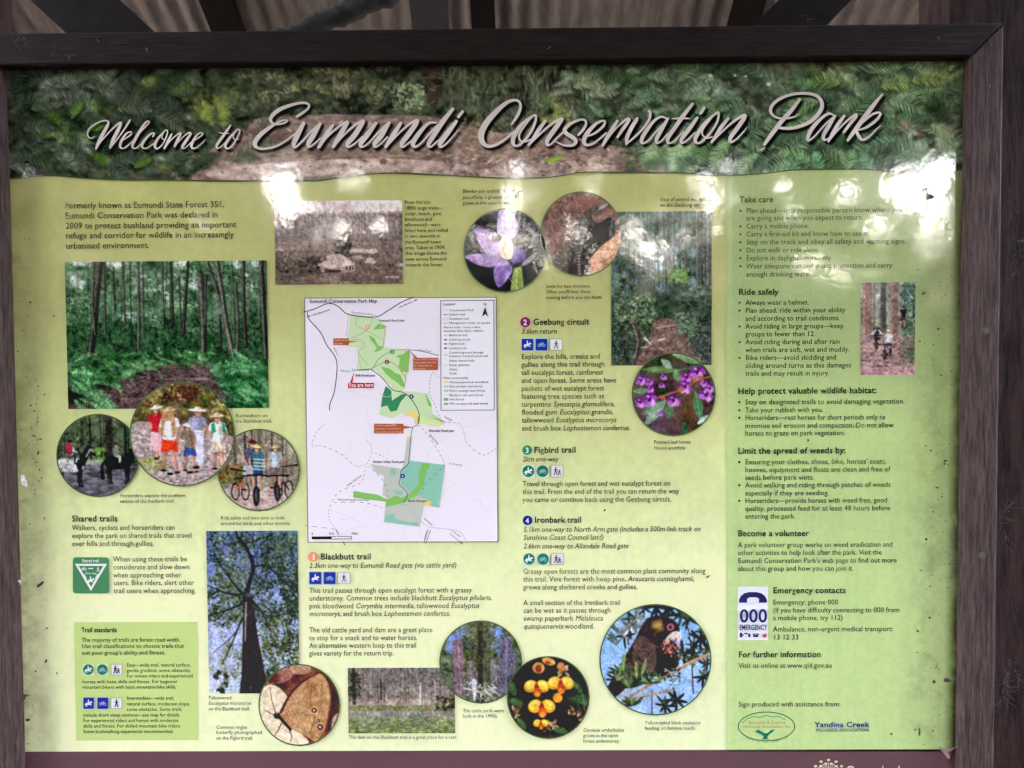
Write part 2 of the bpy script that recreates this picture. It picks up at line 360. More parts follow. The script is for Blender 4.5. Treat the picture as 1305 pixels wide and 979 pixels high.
def soften(a, r_):
    k = np.ones(2*r_+1)/(2*r_+1)
    for _ in range(2):
        a = np.apply_along_axis(lambda q: np.convolve(np.pad(q, r_, 'edge'), k, 'valid'), 0, a); a = np.apply_along_axis(lambda q: np.convolve(np.pad(q, r_, 'edge'), k, 'valid'), 1, a)
    return a
def fbm(h, w_, cell, octv=4, seed=0, gain=0.55, ax=1.0):
    r = np.random.default_rng(seed); out = np.zeros((h, w_)); amp = 1.0; tot = 0
    for o in range(octv):
        cy_, cx_ = max(cell/2**o, 1.0), max(cell*ax/2**o, 1.0)
        gh, gw = int(h/cy_)+3, int(w_/cx_)+3
        gr = r.random((gh, gw)); y = np.arange(h)/cy_; x = np.arange(w_)/cx_
        yi = y.astype(int); xi = x.astype(int); fy = (y-yi); fx = (x-xi); fy = (fy*fy*(3-2*fy))[:, None]; fx = (fx*fx*(3-2*fx))[None]
        a = gr[yi][:, xi]*(1-fx)+gr[yi][:, xi+1]*fx; b_ = gr[yi+1][:, xi]*(1-fx)+gr[yi+1][:, xi+1]*fx
        out += amp*(a*(1-fy)+b_*fy); tot += amp; amp *= gain
    return out/tot
class Canvas:
    """a small picture, painted in numpy in the pixel units of the photograph, that becomes the colours of a mesh"""
    def __init__(s, x0, y0, x1, y1, sc=1.0, seed=1):
        s.x0, s.y0, s.x1, s.y1, s.sc = x0, y0, x1, y1, sc
        s.w, s.h = int(round((x1-x0)*sc)), int(round((y1-y0)*sc)); s.a = np.zeros((s.h, s.w, 3)); s.r = np.random.default_rng(seed)
        s.k, s.ox, s.oy = 1.0, 0.0, 0.0; s.seed = seed
    def tf(s, k, ox, oy): s.k, s.ox, s.oy = 1.0/k, ox, oy
    def X(s, x): return (s.ox + np.asarray(x, float)*s.k - s.x0)*s.sc
    def Y(s, y): return (s.oy + np.asarray(y, float)*s.k - s.y0)*s.sc
    def fill(s, c): s.a[:] = c
    def vgrad(s, stops):
        ys = s.Y([q[0] for q in stops]); yy = np.arange(s.h)
        for i in range(3): s.a[:, :, i] = np.interp(yy, ys, [q[1][i] for q in stops])[:, None]
    def mottle(s, cell, c0, c1, seed=0, octv=4, mask=None, contrast=2.0, alpha=1.0, ax=1.0):
        n = np.clip((fbm(s.h, s.w, max(cell*s.k*s.sc, 1.5), octv, s.seed*31+seed, ax=ax)-0.5)*contrast+0.5, 0, 1)[..., None]
        col = np.array(c0)*(1-n)+np.array(c1)*n; al = alpha if mask is None else alpha*mask[..., None]
        s.a = s.a*(1-al)+col*al
    def grain(s, amp, cell=1.3):
        n = (fbm(s.h, s.w, cell*s.sc, 2, s.seed*7+5)-0.5)*2*amp; s.a = np.clip(s.a*(1+n[..., None]), 0, 255)
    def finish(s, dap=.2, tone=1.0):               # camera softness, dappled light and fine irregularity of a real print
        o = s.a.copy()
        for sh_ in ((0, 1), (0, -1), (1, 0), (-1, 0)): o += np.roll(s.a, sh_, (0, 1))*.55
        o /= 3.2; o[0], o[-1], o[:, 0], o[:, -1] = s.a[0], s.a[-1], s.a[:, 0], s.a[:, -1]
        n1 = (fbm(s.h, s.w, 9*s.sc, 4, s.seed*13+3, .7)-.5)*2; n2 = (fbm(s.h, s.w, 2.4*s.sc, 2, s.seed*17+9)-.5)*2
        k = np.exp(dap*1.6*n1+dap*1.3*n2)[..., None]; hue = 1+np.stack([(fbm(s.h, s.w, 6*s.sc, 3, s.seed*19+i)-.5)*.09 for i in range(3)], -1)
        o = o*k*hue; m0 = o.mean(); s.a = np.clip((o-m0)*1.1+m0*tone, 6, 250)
    def pmask(s, pts, soft=0.0):
        px = s.X([p[0] for p in pts]); py = s.Y([p[1] for p in pts]); m_ = np.zeros((s.h, s.w)); SS = 2
        xa, xb = max(int(px.min())-1, 0), min(int(px.max())+2, s.w); ya, yb = max(int(py.min())-1, 0), min(int(py.max())+2, s.h)
        if xa >= xb or ya >= yb: return m_, (0, 0, 0, 0)
        xs = (np.arange((xb-xa)*SS)+0.5)/SS+xa; ys = (np.arange((yb-ya)*SS)+0.5)/SS+ya; ins = np.zeros((len(ys), len(xs)), bool)
        n_ = len(px)
        for i in range(n_):
            x1, y1, x2, y2 = px[i], py[i], px[(i+1) % n_], py[(i+1) % n_]
            if y1 == y2: continue
            c_ = ((y1 > ys) != (y2 > ys)); xi = x1+(ys-y1)*(x2-x1)/(y2-y1); ins ^= c_[:, None] & (xs[None] < xi[:, None])
        m_[ya:yb, xa:xb] = ins.reshape(yb-ya, SS, xb-xa, SS).mean((1, 3))
        return m_, (xa, xb, ya, yb)
    def poly(s, pts, c, alpha=1.0, smooth=0):
        if smooth: pts = spline(pts, smooth, True)
        m_, _ = s.pmask(pts); s.a = s.a*(1-alpha*m_[..., None])+np.array(c, float)*(alpha*m_[..., None])
    def dab(s, x, y, rx, ry, c, alpha=1.0, ang=0.0, soft=1.0):
        x, y, rx, ry = float(s.X(x)), float(s.Y(y)), max(rx*s.k*s.sc, 0.35), max(ry*s.k*s.sc, 0.35); R_ = max(rx, ry)+1.5
        xa, xb, ya, yb = max(int(x-R_), 0), min(int(x+R_)+2, s.w), max(int(y-R_), 0), min(int(y+R_)+2, s.h)
        if xa >= xb or ya >= yb: return
        dx = np.arange(xa, xb)[None]+0.5-x; dy = np.arange(ya, yb)[:, None]+0.5-y; ca, sa = math.cos(ang), math.sin(ang)
        u = (dx*ca+dy*sa)/rx; v = (-dx*sa+dy*ca)/ry; d = np.sqrt(u*u+v*v)
        cov = np.clip((1-d)*min(rx, ry)/soft+0.5, 0, 1)*alpha; t = s.a[ya:yb, xa:xb]; t += (np.array(c, float)-t)*cov[..., None]
    def line(s, pts, w0, c, w1=None, alpha=1.0, curve=0):
        if curve: pts = spline(pts, curve, False)
        w1 = w0 if w1 is None else w1; px = s.X([p[0] for p in pts]); py = s.Y([p[1] for p in pts]); n_ = len(px)
        ws = np.linspace(w0, w1, n_)*s.k*s.sc/2; W_ = ws.max()+1.5
        xa, xb, ya, yb = max(int(px.min()-W_), 0), min(int(px.max()+W_)+2, s.w), max(int(py.min()-W_), 0), min(int(py.max()+W_)+2, s.h)
        if xa >= xb or ya >= yb: return
        gx_ = np.arange(xa, xb)[None]+0.5; gy_ = np.arange(ya, yb)[:, None]+0.5; cov = np.zeros((yb-ya, xb-xa))
        for i in range(n_-1):
            ex, ey = px[i+1]-px[i], py[i+1]-py[i]; L2 = ex*ex+ey*ey+1e-9
            t = np.clip(((gx_-px[i])*ex+(gy_-py[i])*ey)/L2, 0, 1); d = np.hypot(gx_-px[i]-t*ex, gy_-py[i]-t*ey); r_ = ws[i]+(ws[i+1]-ws[i])*t
            np.maximum(cov, np.clip(r_-d+0.5, 0, 1)*np.clip(2*r_, 0.25, 1), out=cov)
        cov *= alpha; tt = s.a[ya:yb, xa:xb]; tt += (np.array(c, float)-tt)*cov[..., None]
    def leaves(s, n_, box, size, cols, alpha=0.85, elong=2.5, ang=None, spread=3.2, clump=0):
        x0, x1, y0, y1 = box; r = s.r; cols = np.array(cols, float)
        if clump: cc = np.stack([r.uniform(x0, x1, clump), r.uniform(y0, y1, clump), r.random(clump)], 1)
        for i in range(n_):
            if clump:
                q = cc[r.integers(clump)]; x = q[0]+r.normal(0, (x1-x0)*0.05); y = q[1]+r.normal(0, (y1-y0)*0.05); ci = int(q[2]*len(cols)) if r.random() < 0.6 else r.integers(len(cols))
                if not (x0 <= x <= x1 and y0 <= y <= y1): continue
            else: x, y, ci = r.uniform(x0, x1), r.uniform(y0, y1), r.integers(len(cols))
            sz_ = size*r.uniform(0.5, 1.3); a_ = r.uniform(0, 3.14) if ang is None else ang+r.normal(0, spread)
            s.dab(x, y, sz_, sz_/elong, cols[ci]*r.uniform(0.8, 1.2), alpha, a_)
    def frond(s, x, y, ang, L, wid, c, droop=0.5, n_=16, alpha=0.8):
        c = np.array(c, float); r = s.r; px, py, a_ = x, y, ang; st_ = L/n_; mid = []
        for i in range(n_):
            t = i/n_; a_ += droop/n_*(0.4+1.6*t); px += st_*math.cos(a_); py += st_*math.sin(a_); mid.append((px, py))
            ln = wid*math.sin(min(1, 0.25+t*1.4)*math.pi*0.5)*(1-t**2.2); cc = c*r.uniform(0.68, 1.25)
            for sd in (-1, 1):
                b_ = a_+sd*r.uniform(0.85, 1.15); s.dab(px+math.cos(b_)*ln*0.5, py+math.sin(b_)*ln*0.5, ln*0.52, max(st_*0.3, 0.5), cc if sd > 0 else cc*0.85, alpha, b_)
        s.line([(x, y)]+mid[::3], 0.9/s.k*0.8, c*1.15, 0.5/s.k, alpha*0.7)
    def stems(s, n_, xr, yr, wr_, cols, lean=0.04, alpha=0.9):
        for i in range(n_):
            x = s.r.uniform(*xr); l_ = s.r.normal(0, lean)*(yr[1]-yr[0]); wd = s.r.uniform(*wr_)
            s.line([(x+l_, yr[0]), (x+l_*0.4, (yr[0]+yr[1])/2), (x, yr[1]-s.r.uniform(0, 0.12)*(yr[1]-yr[0]))], wd*0.7, np.array(cols[s.r.integers(len(cols))])*s.r.uniform(0.8, 1.2), wd, alpha)
def spline(pts, n_, closed):
    p = np.array(pts, float); k = len(p); out = []
    for i in range(k if closed else k-1):
        a, b_, c_, d = (p[(i-1) % k], p[i], p[(i+1) % k], p[(i+2) % k]) if closed else (p[max(i-1, 0)], p[i], p[i+1], p[min(i+2, k-1)])
        for j in range(n_):
            t = j/n_; out.append(0.5*((2*b_)+(-a+c_)*t+(2*a-5*b_+4*c_-d)*t*t+(-a+3*b_-3*c_+d)*t**3))
    if not closed: out.append(p[-1])
    return [tuple(q) for q in out]
def canvas_mesh(name, cv, parent, layer, label=None, circle=None, bottom=None, exact=False):
    """lay a painted canvas on the sign plane: one vertex per painted dot"""
    h, w_ = cv.h, cv.w; u = (np.arange(w_)/(w_-1)); v = (np.arange(h)/(h-1))
    V = np.repeat(v[:, None], w_, 1); yy = cv.y0+(cv.y1-cv.y0)*V; xx = cv.x0+(cv.x1-cv.x0)*np.repeat(u[None], h, 0)
    if bottom is not None:                     # squeeze the last rows onto a wavy lower edge
        yy = np.minimum(yy, np.interp(xx, [q[0] for q in bottom], [q[1] for q in bottom]))
    if exact:
        d = np.stack([(xx-PCX)/FPX, np.ones_like(xx), -(yy-PCY)/FPX], -1) @ ROT.T; t = -CAM[1]/d[..., 1]
        Xg = CAM[0]+t*d[..., 0]; Zg = CAM[2]+t*d[..., 2]
    else:
        (xa, za), (xb, zb), (xc, zc), (xd, zd) = P(cv.x0, cv.y0), P(cv.x1, cv.y0), P(cv.x0, cv.y1), P(cv.x1, cv.y1)
        xl, xr_ = (xa+xc)/2, (xb+xd)/2; zt, zb_ = (za+zb)/2, (zc+zd)/2
        Xg = np.repeat((xl+(xr_-xl)*u)[None], h, 0); Zg = zt+(zb_-zt)*V
    vs = np.stack([Xg, np.full_like(Xg, -layer*LAY), Zg], -1).reshape(-1, 3)
    ix = np.arange(h*w_).reshape(h, w_); f = np.stack([ix[:-1, :-1], ix[1:, :-1], ix[1:, 1:], ix[:-1, 1:]], -1)
    keep_ = np.ones((h-1, w_-1), bool)
    if circle is not None:
        cx_, cy_, rr, ry_ = circle; keep_ &= (((xx-cx_)/rr)**2+((yy-cy_)/ry_)**2 < 1.0)[:-1, :-1]
    if bottom is not None: keep_ &= (yy[:-1]-yy[1:] != 0)[:, :-1]
    f = f[keep_]; used = np.zeros(h*w_, bool); used[f.ravel()] = True; re = np.cumsum(used)-1
    lc = paper(np.clip(cv.a, 0, 255), yy)
    return add(name, vs[used], re[f], PRINT, parent, label, cols=lc.reshape(-1, 3)[used])
def flat(name, pts, c, parent, layer, label=None, y=None, raw=False):
    q = [P(*p) for p in pts]; ym = float(np.mean([p[1] for p in pts])) if y is None else y
    vs = [(a, -layer*LAY, z) for a, z in q]
    ar = sum(vs[i][0]*vs[(i+1) % len(vs)][2]-vs[(i+1) % len(vs)][0]*vs[i][2] for i in range(len(vs)))
    if ar < 0: vs = vs[::-1]
    return add(name, vs, [list(range(len(vs)))], ink(c) if raw else inkat(c, ym), parent, label)
def flats(name, shapes, parent, layer, label=None):
    """several flat printed shapes as one mesh; shapes = [(points, colour)], later ones lie higher"""
    vs, fs, mi, mats = [], [], [], []
    for i, (pts, c) in enumerate(shapes):
        q = [P(*p) for p in pts]; mt = inkat(c, float(np.mean([p[1] for p in pts])))
        if mt not in mats: mats.append(mt)
        vv = [(a, -layer*LAY-i*0.00002, z) for a, z in q]
        ar = sum(vv[k][0]*vv[(k+1) % len(vv)][2]-vv[(k+1) % len(vv)][0]*vv[k][2] for k in range(len(vv)))
        if ar < 0: vv = vv[::-1]
        fs.append(list(range(len(vs), len(vs)+len(vv)))); vs += vv; mi.append(mats.index(mt))
    return add(name, vs, fs, mats, parent, label, midx=mi)
def circ(cx_, cy_, rx_, ry_=None, n_=40): ry_ = ry_ or rx_; return [(cx_+rx_*math.cos(2*math.pi*i/n_), cy_+ry_*math.sin(2*math.pi*i/n_)) for i in range(n_)]
def rect(x0, y0, x1, y1): return [(x0, y0), (x1, y0), (x1, y1), (x0, y1)]
def rrect(x0, y0, x1, y1, r, n_=5):
    o = []
    for cx_, cy_, a0 in ((x1-r, y0+r, -90), (x1-r, y1-r, 0), (x0+r, y1-r, 90), (x0+r, y0+r, 180)):
        o += [(cx_+r*math.cos(R(a0+90*i/n_)), cy_+r*math.sin(R(a0+90*i/n_))) for i in range(n_+1)]
    return o
def seg(x0, y0, x1, y1, w_):
    d = math.hypot(x1-x0, y1-y0); nx, ny = -(y1-y0)/d*w_/2, (x1-x0)/d*w_/2; return [(x0+nx, y0+ny), (x1+nx, y1+ny), (x1-nx, y1-ny), (x0-nx, y0-ny)]
def path(pts, w_): return [seg(*pts[i], *pts[i+1], w_) for i in range(len(pts)-1)]
def ring(name, cx_, cy_, rx_, ry_, wd, c, parent, layer):
    a = [P(*q) for q in circ(cx_, cy_, rx_, ry_, 96)]; b_ = [P(*q) for q in circ(cx_, cy_, rx_+wd, ry_+wd, 96)]
    vs = [(x, -layer*LAY, z) for x, z in a]+[(x, -layer*LAY, z) for x, z in b_]
    return add(name, vs, [[i, (i+1) % 96, 96+(i+1) % 96, 96+i][::-1] for i in range(96)], inkat(c, cy_), parent)

# ------------------------------------------------------------------ printed ground of the sign
WAVE = [(0,229),(14,228),(60,224),(110,228),(200,230),(300,231),(390,230.5),(410,230),(440,226),(500,221),(560,223.5),(620,227),(690,227),(720,224),(745,220),(800,220),(870,221),(930,223.5),(975,222),(1010,217),(1060,216),(1120,217.5),(1165,222),(1195,221),(1240,215)]
WAVE = spline(WAVE, 3, False)
cv = Canvas(-10, 78, 1232, 960, 0.5, 3)
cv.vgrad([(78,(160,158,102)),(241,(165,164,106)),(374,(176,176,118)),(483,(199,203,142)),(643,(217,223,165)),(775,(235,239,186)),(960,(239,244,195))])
for i in range(34):                            # faint fans of leaf blades printed in the green
    x, y = cv.r.uniform(0, 930), cv.r.uniform(260, 980); a0 = cv.r.uniform(-2.6, -.5); L0 = cv.r.uniform(90, 190); lf = cv.r.choice([1.0, -1.0], p=[.65, .35])
    for j in range(cv.r.integers(5, 9)):
        a_ = a0+(j-3)*0.24+cv.r.normal(0, .06); L = L0*cv.r.uniform(.6, 1.1)
        base = np.array(cv.a[int(np.clip(cv.Y(y+L*.5*math.sin(a_)), 0, cv.h-1)), 5]); col = base*1.06+6 if lf > 0 else base*0.95
        cv.line([(x+L*.12*math.cos(a_), y+L*.12*math.sin(a_)), (x+L*.55*math.cos(a_), y+L*.55*math.sin(a_)), (x+L*math.cos(a_+.12), y+L*math.sin(a_+.12))], L*.085, col, 1.2, 0.22, 4)
cv.a = np.stack([soften(cv.a[:, :, i_], 1) for i_ in range(3)], -1)
n1 = fbm(cv.h, cv.w, 60, 4, 9)[..., None]; cv.a *= 0.965+0.07*n1
# sidebar ground is greener
xx = cv.x0+(np.arange(cv.w)+.5)/cv.sc
main_ground = cv
def weather(cv, seed):                         # rain streaks, dust film and fine fly marks over the whole print
    st_ = fbm(cv.h, cv.w, 70, 4, seed, .6, ax=.05)[..., None]; du = fbm(cv.h, cv.w, 22, 5, seed+1, .7)[..., None]; fi = fbm(cv.h, cv.w, 3, 2, seed+2)[..., None]
    cv.a = cv.a*(1+.035*(st_-.5))*(1+.045*(du-.5))*(1+.05*(fi-.5)); k = np.clip((du-.60)*3, 0, .3)*.3; cv.a = cv.a*(1-k)+np.array([176, 172, 140])*k
def dirt_edge(cv, side):                       # mildew and dust that has crept in along the timber
    yy = cv.y0+(np.arange(cv.h)+.5)/cv.sc; xx = cv.x0+(np.arange(cv.w)+.5)/cv.sc; n2 = fbm(cv.h, cv.w, 14, 5, 44+len(side), 0.7)
    if side == 'right':
        ed = np.interp(yy, [80, 955], [1229, 1215.5]); d = ed[:, None]-xx[None]
        k = np.clip(1-d/16, 0, 1)**1.3*np.clip(0.35+1.1*n2, 0, 1)*np.interp(yy, [80, 230, 300, 960], [.4, .5, .85, .95])[:, None]
        cv.a = cv.a*(1-k[..., None]*0.9)+np.array([44, 48, 30])*k[..., None]*0.9
        k2 = np.clip(1-np.abs(d-34)/42, 0, 1)*np.clip((n2-0.42)*3.0, 0, 1)*np.interp(yy, [220, 330, 960], [0, .7, 1])[:, None]*0.5
        cv.a = cv.a*(1-k2[..., None])+np.array([138, 146, 108])*k2[..., None]
    else:
        ed = np.interp(yy, [95, 958], [10, 32]); d = xx[None]-ed[:, None]
        k = np.clip(1-d/52, 0, 1)*np.clip((n2-0.38)*2.6, 0, 1)*0.46
        cv.a = cv.a*(1-k[..., None])+np.array([112, 106, 70])*k[..., None]
weather(cv, 501); dirt_edge(cv, 'left')
panel = canvas_mesh('green_print', cv, sign, 1, exact=True)
cv = Canvas(925, 205, 1232, 957.4, 0.7, 5)
cv.vgrad([(205,(150,160,108)),(363,(153,168,116)),(538,(184,204,140)),(671,(186,207,143)),(800,(192,214,148)),(957,(196,219,152))])
n1 = fbm(cv.h, cv.w, 90, 4, 19)[..., None]; cv.a *= 0.97+0.06*n1
xx = cv.x0+(np.arange(cv.w)+.5)/cv.sc; yy = cv.y0+(np.arange(cv.h)+.5)/cv.sc
k = np.clip(1-np.abs(xx-931)/5, 0, 1)[None, :, None]*0.12; cv.a = cv.a*(1-k)+np.array([225, 235, 170])*k
weather(cv, 601); dirt_edge(cv, 'right')
side = canvas_mesh('sidebar_print', cv, sign, 2, exact=True)
foot = flat('footer_print', [(-12, 957.9), (1228, 954.6), (1226, 1048), (-10, 1050)], (112, 88, 92), sign, 2, y=975)

# ------------------------------------------------------------------ banner photograph
cv = Canvas(-6, 78, 1232, 232, 1.0, 8)
cv.mottle(26, (26, 31, 27), (62, 72, 54), 1, 5, contrast=2.4)
cv.mottle(9, (20, 24, 20), (78, 92, 66), 2, 3, contrast=2.6, alpha=0.45)
m_, _ = cv.pmask([(150,232),(205,205),(262,196),(292,176),(306,158),(335,150),(420,146),(545,148),(590,160),(640,170),(690,162),(735,176),(800,190),(835,204),(845,222),(800,236)])
m_ = np.clip(m_, 0, 1); nn = fbm(cv.h, cv.w, 10, 4, 77); m2 = np.clip(m_*1.3+(nn-0.62)*0.9*(m_ > 0), 0, 1)*m_
cv.mottle(30, (74, 64, 63), (122, 107, 103), 5, 5, mask=m2)
cv.mottle(4, (70, 58, 56), (160, 140, 132), 6, 3, mask=m2, alpha=0.45, ax=2.2)
for pts, al in (([(262,222),(300,212),(380,206),(470,202),(560,206),(600,214),(560,222),(470,219),(380,226),(300,230)], .75), ([(600,222),(640,212),(720,206),(800,214),(760,226),(680,230)], .4)):
    q, _ = cv.pmask(spline(pts, 5, True)); cv.mottle(6, (142, 126, 122), (190, 174, 168), 8, 3, mask=q*al*np.clip(nn*1.6, 0, 1), ax=3)
for i in range(900):                            # leaf litter and clods on the track
    x, y = cv.r.uniform(280, 830), cv.r.uniform(150, 230)
    if m_[min(int(cv.Y(y)), cv.h-1), int(cv.X(x))] < 0.5: continue
    if x > 560 or cv.r.random() < .35: cv.dab(x, y, cv.r.uniform(1, 4.5), cv.r.uniform(.5, 1.3), np.array([(72,56,54),(172,152,142),(110,88,80),(58,48,44)][cv.r.integers(4)])*cv.r.uniform(.8, 1.15), .7, cv.r.normal(0, .5))
cv.dab(489, 206, 5, 3.6, (96, 66, 58), .9); cv.dab(706, 203, 12, 4, (92, 112, 50), .9, -.3); cv.dab(706, 204, 8, 2, (120, 140, 66), .8, -.35)
def fern_patch(n_, box, angs, cols, L, wid, droop=.8):
    for i in range(n_):
        x, y = cv.r.uniform(box[0], box[1]), cv.r.uniform(box[2], box[3]); a_ = angs[cv.r.integers(len(angs))]+cv.r.normal(0, .35)
        if -1.57 > a_ or a_ > 1.57: dr = -droop
        else: dr = droop
        c_ = np.array(cols[cv.r.integers(len(cols))])*cv.r.uniform(.7, 1.15); cv.frond(x, y, a_, L*cv.r.uniform(.55, 1.3), wid*cv.r.uniform(.7, 1.2), c_, dr*cv.r.uniform(.4, 1.3), 18, .72)
DK = [(48,62,48),(56,74,56),(42,56,46),(70,84,60)]
fern_patch(60, (-5, 330, 85, 225), (-2.8, -.4, -2.4, -.8), DK, 55, 13)
fern_patch(26, (-5, 130, 90, 225), (-2.7, -.5), [(96,112,104),(112,126,116),(84,104,94)], 58, 15)
fern_patch(12, (60, 130, 135, 190), (-2.4, -.6, -1.4), [(84,128,48),(72,116,46),(100,142,58)], 36, 12)
fern_patch(12, (105, 190, 190, 228), (-2.5, -.6), [(76,112,46),(64,98,44),(90,126,60)], 42, 12)
fern_patch(16, (130, 260, 150, 226), (-2.7, -.5), [(92,104,88),(110,116,100),(66,84,62)], 46, 11)
fern_patch(18, (205, 300, 88, 140), (.3, .8, -2.6, 1.1), [(104,124,52),(88,108,46),(72,96,48)], 44, 12)
for x, y, a_ in ((258, 128, .9), (270, 122, .7), (250, 136, .6), (282, 132, 1.2)): cv.frond(x, y, a_, 34, 11, (112, 130, 58), .5, 20, .7)
cv.leaves(900, (300, 500, 82, 143), 3.2, [(60,66,44),(86,92,54),(42,44,34),(120,122,74),(50,60,40)], .6, 2.5, clump=30)
cv.leaves(160, (425, 445, 84, 126), 3, [(120,112,76),(96,96,60)], .55, 4, ang=1.3, spread=.4)
cv.leaves(120, (500, 540, 108, 140), 2.4, [(98,124,74),(120,142,92)], .7, 2)
cv.line([(549,82),(552,130)], 13, (52,36,34), 15, .7); cv.line([(560,82),(560,120)], 8, (44,34,30), 9, .7)
for i in range(240): x = cv.r.uniform(572, 735); y = cv.r.uniform(90, 168); cv.line([(x, y), (x+cv.r.normal(0, 5), y-cv.r.uniform(8, 26))], 1.3, np.array([(96,104,58),(74,84,48),(128,124,86),(60,66,42)][cv.r.integers(4)])*cv.r.uniform(.8, 1.15), .6, .6)
cv.leaves(240, (590, 690, 150, 200), 2.8, [(120,104,88),(92,84,60),(140,120,104)], .5, 3)
fern_patch(30, (690, 880, 86, 165), (-2.7, -.4, .2, -2.2), [(86,104,70),(108,118,92),(70,92,62),(62,82,58)], 50, 12)
for x, y in ((705, 110), (720, 104), (742, 118), (700, 122)): cv.frond(x, y, -.35, 46, 7, (142, 148, 128), .3, 20, .7)
for x, y, a_ in ((690, 128, .2), (700, 140, .5), (680, 150, .1)): cv.frond(x, y, a_, 34, 12, (122, 134, 52), .5, 16, .9)
for i in range(60): cv.line([(cv.r.uniform(760, 880), cv.r.uniform(100, 165)) for _ in range(2)], .8, (44, 34, 32), .5, .22)
fern_patch(120, (820, 1235, 84, 222), (-2.9, -.3, .3, 2.8, -2.3), [(58,82,58),(72,100,68),(48,66,52),(88,112,82)], 58, 15)
fern_patch(22, (1040, 1235, 84, 120), (-2.8, -.3, .2), [(112,134,66),(96,122,62),(88,118,76)], 56, 14)
fern_patch(26, (850, 1235, 110, 200), (-2.9, .2, 2.7), [(104,128,108),(92,116,98),(84,110,86)], 56, 13)
for i in range(9): cv.frond(cv.r.uniform(820, 920), cv.r.uniform(168, 182), 2.2+cv.r.normal(0, .2), 46, 14, (98, 132, 86), -.5, 22, .85)
for x, y, a_, c_ in ((1010,218,-1.3,(88,128,84)),(1050,222,-1.6,(84,126,92)),(1080,222,-1.4,(92,134,92)),(985,212,-.2,(104,142,104)),(1105,220,-1.9,(84,122,86)),(965,200,2.5,(110,146,104)),(1142,212,-.6,(116,142,116)),(1180,166,.2,(136,152,112)),(1190,176,.4,(112,138,108)),(1160,196,.2,(98,128,98)),(1200,196,-.2,(104,134,112))):
    cv.frond(x, y, a_, 52, 21, c_, .45, 26, .9)
cv.leaves(40, (1130, 1180, 155, 172), 3, [(124,66,50),(98,54,44),(140,92,60)], .8, 3)
for x, y, rr in ((979, 108, 2.4), (969, 97, 1.6), (905, 97, 1.6), (936, 97, 1.4), (950, 98, 1.3)): cv.dab(x, y, rr, rr*.8, (205, 210, 200), .9)
lum = cv.a.mean(2, keepdims=True); k = (1-.42*(1-m2))[..., None]; cv.a = (lum+(cv.a-lum)*k)*np.array([1.0, 1.02, 1.06])
for i in range(420):                            # stray pale pinnules and stalks that catch the light
    x, y = cv.r.uniform(0, 1230), cv.r.uniform(86, 224)
    if m_[min(int(cv.Y(y)), cv.h-1), min(int(cv.X(x)), cv.w-1)] > .4: continue
    a_ = cv.r.choice([-2.6, -.5, .4, 2.7])+cv.r.normal(0, .3); L = cv.r.uniform(5, 22); g_ = cv.r.uniform(105, 150)
    cv.line([(x, y), (x+L*.5*math.cos(a_), y+L*.5*math.sin(a_)), (x+L*math.cos(a_+.35), y+L*math.sin(a_+.35))], 1.1, (g_*.92, g_, g_*.93), .4, .55)
for i in range(260):
    x, y = cv.r.uniform(0, 1230), cv.r.uniform(86, 224)
    if m_[min(int(cv.Y(y)), cv.h-1), min(int(cv.X(x)), cv.w-1)] > .4: continue
    cv.dab(x, y, cv.r.uniform(3, 11), cv.r.uniform(1.5, 4), (18, 22, 20), .55, cv.r.normal(0, .6), 2)
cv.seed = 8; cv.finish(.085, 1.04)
def bigfern(x, y, a_, L, c_, wid=None):          # one clear frond over its own dark gap
    L = L*.74; wid = wid or L*.3
    cv.dab(x+math.cos(a_)*L*.5+2, y+math.sin(a_)*L*.5+5, L*.5, wid*.6, (16, 22, 20), .5, a_+.2, 6); cv.frond(x, y, a_, L, wid, np.array(c_)*.96, .5 if abs(a_) < 1.57 else -.5, 22, .72)
GR_ = [(92,116,98),(80,108,88),(104,128,108),(72,100,76),(96,124,92),(62,88,66)]
for i in range(150):
    x, y = cv.r.uniform(700, 1235), cv.r.uniform(88, 226)
    if y > 150 and x < 840: continue
    if 1095 < x < 1185 and 140 < y < 178: continue
    bigfern(x, y, cv.r.choice([-2.8, -.35, .25, 2.9, -2.3, -.8])+cv.r.normal(0, .25), cv.r.uniform(34, 78)*(.75+.4*(x > 930)), np.array(GR_[cv.r.integers(6)])*cv.r.uniform(.75, 1.15))
for x, y, a_, L, c_ in ((1008,222,-1.35,46,(92,132,96)),(1046,224,-1.65,44,(88,130,100)),(1078,222,-1.5,46,(98,138,100)),(1112,222,-1.9,44,(92,128,104)),(985,218,-.25,50,(108,146,112)),(930,180,2.35,60,(104,140,96)),(905,172,2.2,52,(96,134,86)),(965,196,2.5,48,(112,146,112)),(1150,214,-.5,58,(118,144,122)),(1185,160,.25,46,(140,152,116)),(1192,176,.45,44,(118,144,116)),(1165,196,.15,56,(104,134,108)),(1205,205,-.3,40,(110,140,116)),(1120,112,-.3,60,(112,136,80)),(1160,104,-.2,60,(120,142,86)),(1070,108,-2.9,60,(96,126,76)),(1130,128,.1,70,(100,130,104)),(730,112,-.4,54,(140,148,130)),(750,122,-.3,52,(146,152,136))): bigfern(x, y, a_, L, c_)
BL_ = [(86,104,98),(100,116,110),(72,92,84),(60,80,68),(78,98,80)]
for i in range(80):
    x, y = cv.r.uniform(-4, 250), cv.r.uniform(92, 226)
    bigfern(x, y, cv.r.choice([-2.7, -.45, -2.2, -.9, .3])+cv.r.normal(0, .25), cv.r.uniform(30, 66), np.array(BL_[cv.r.integers(5)])*cv.r.uniform(.7, 1.1))
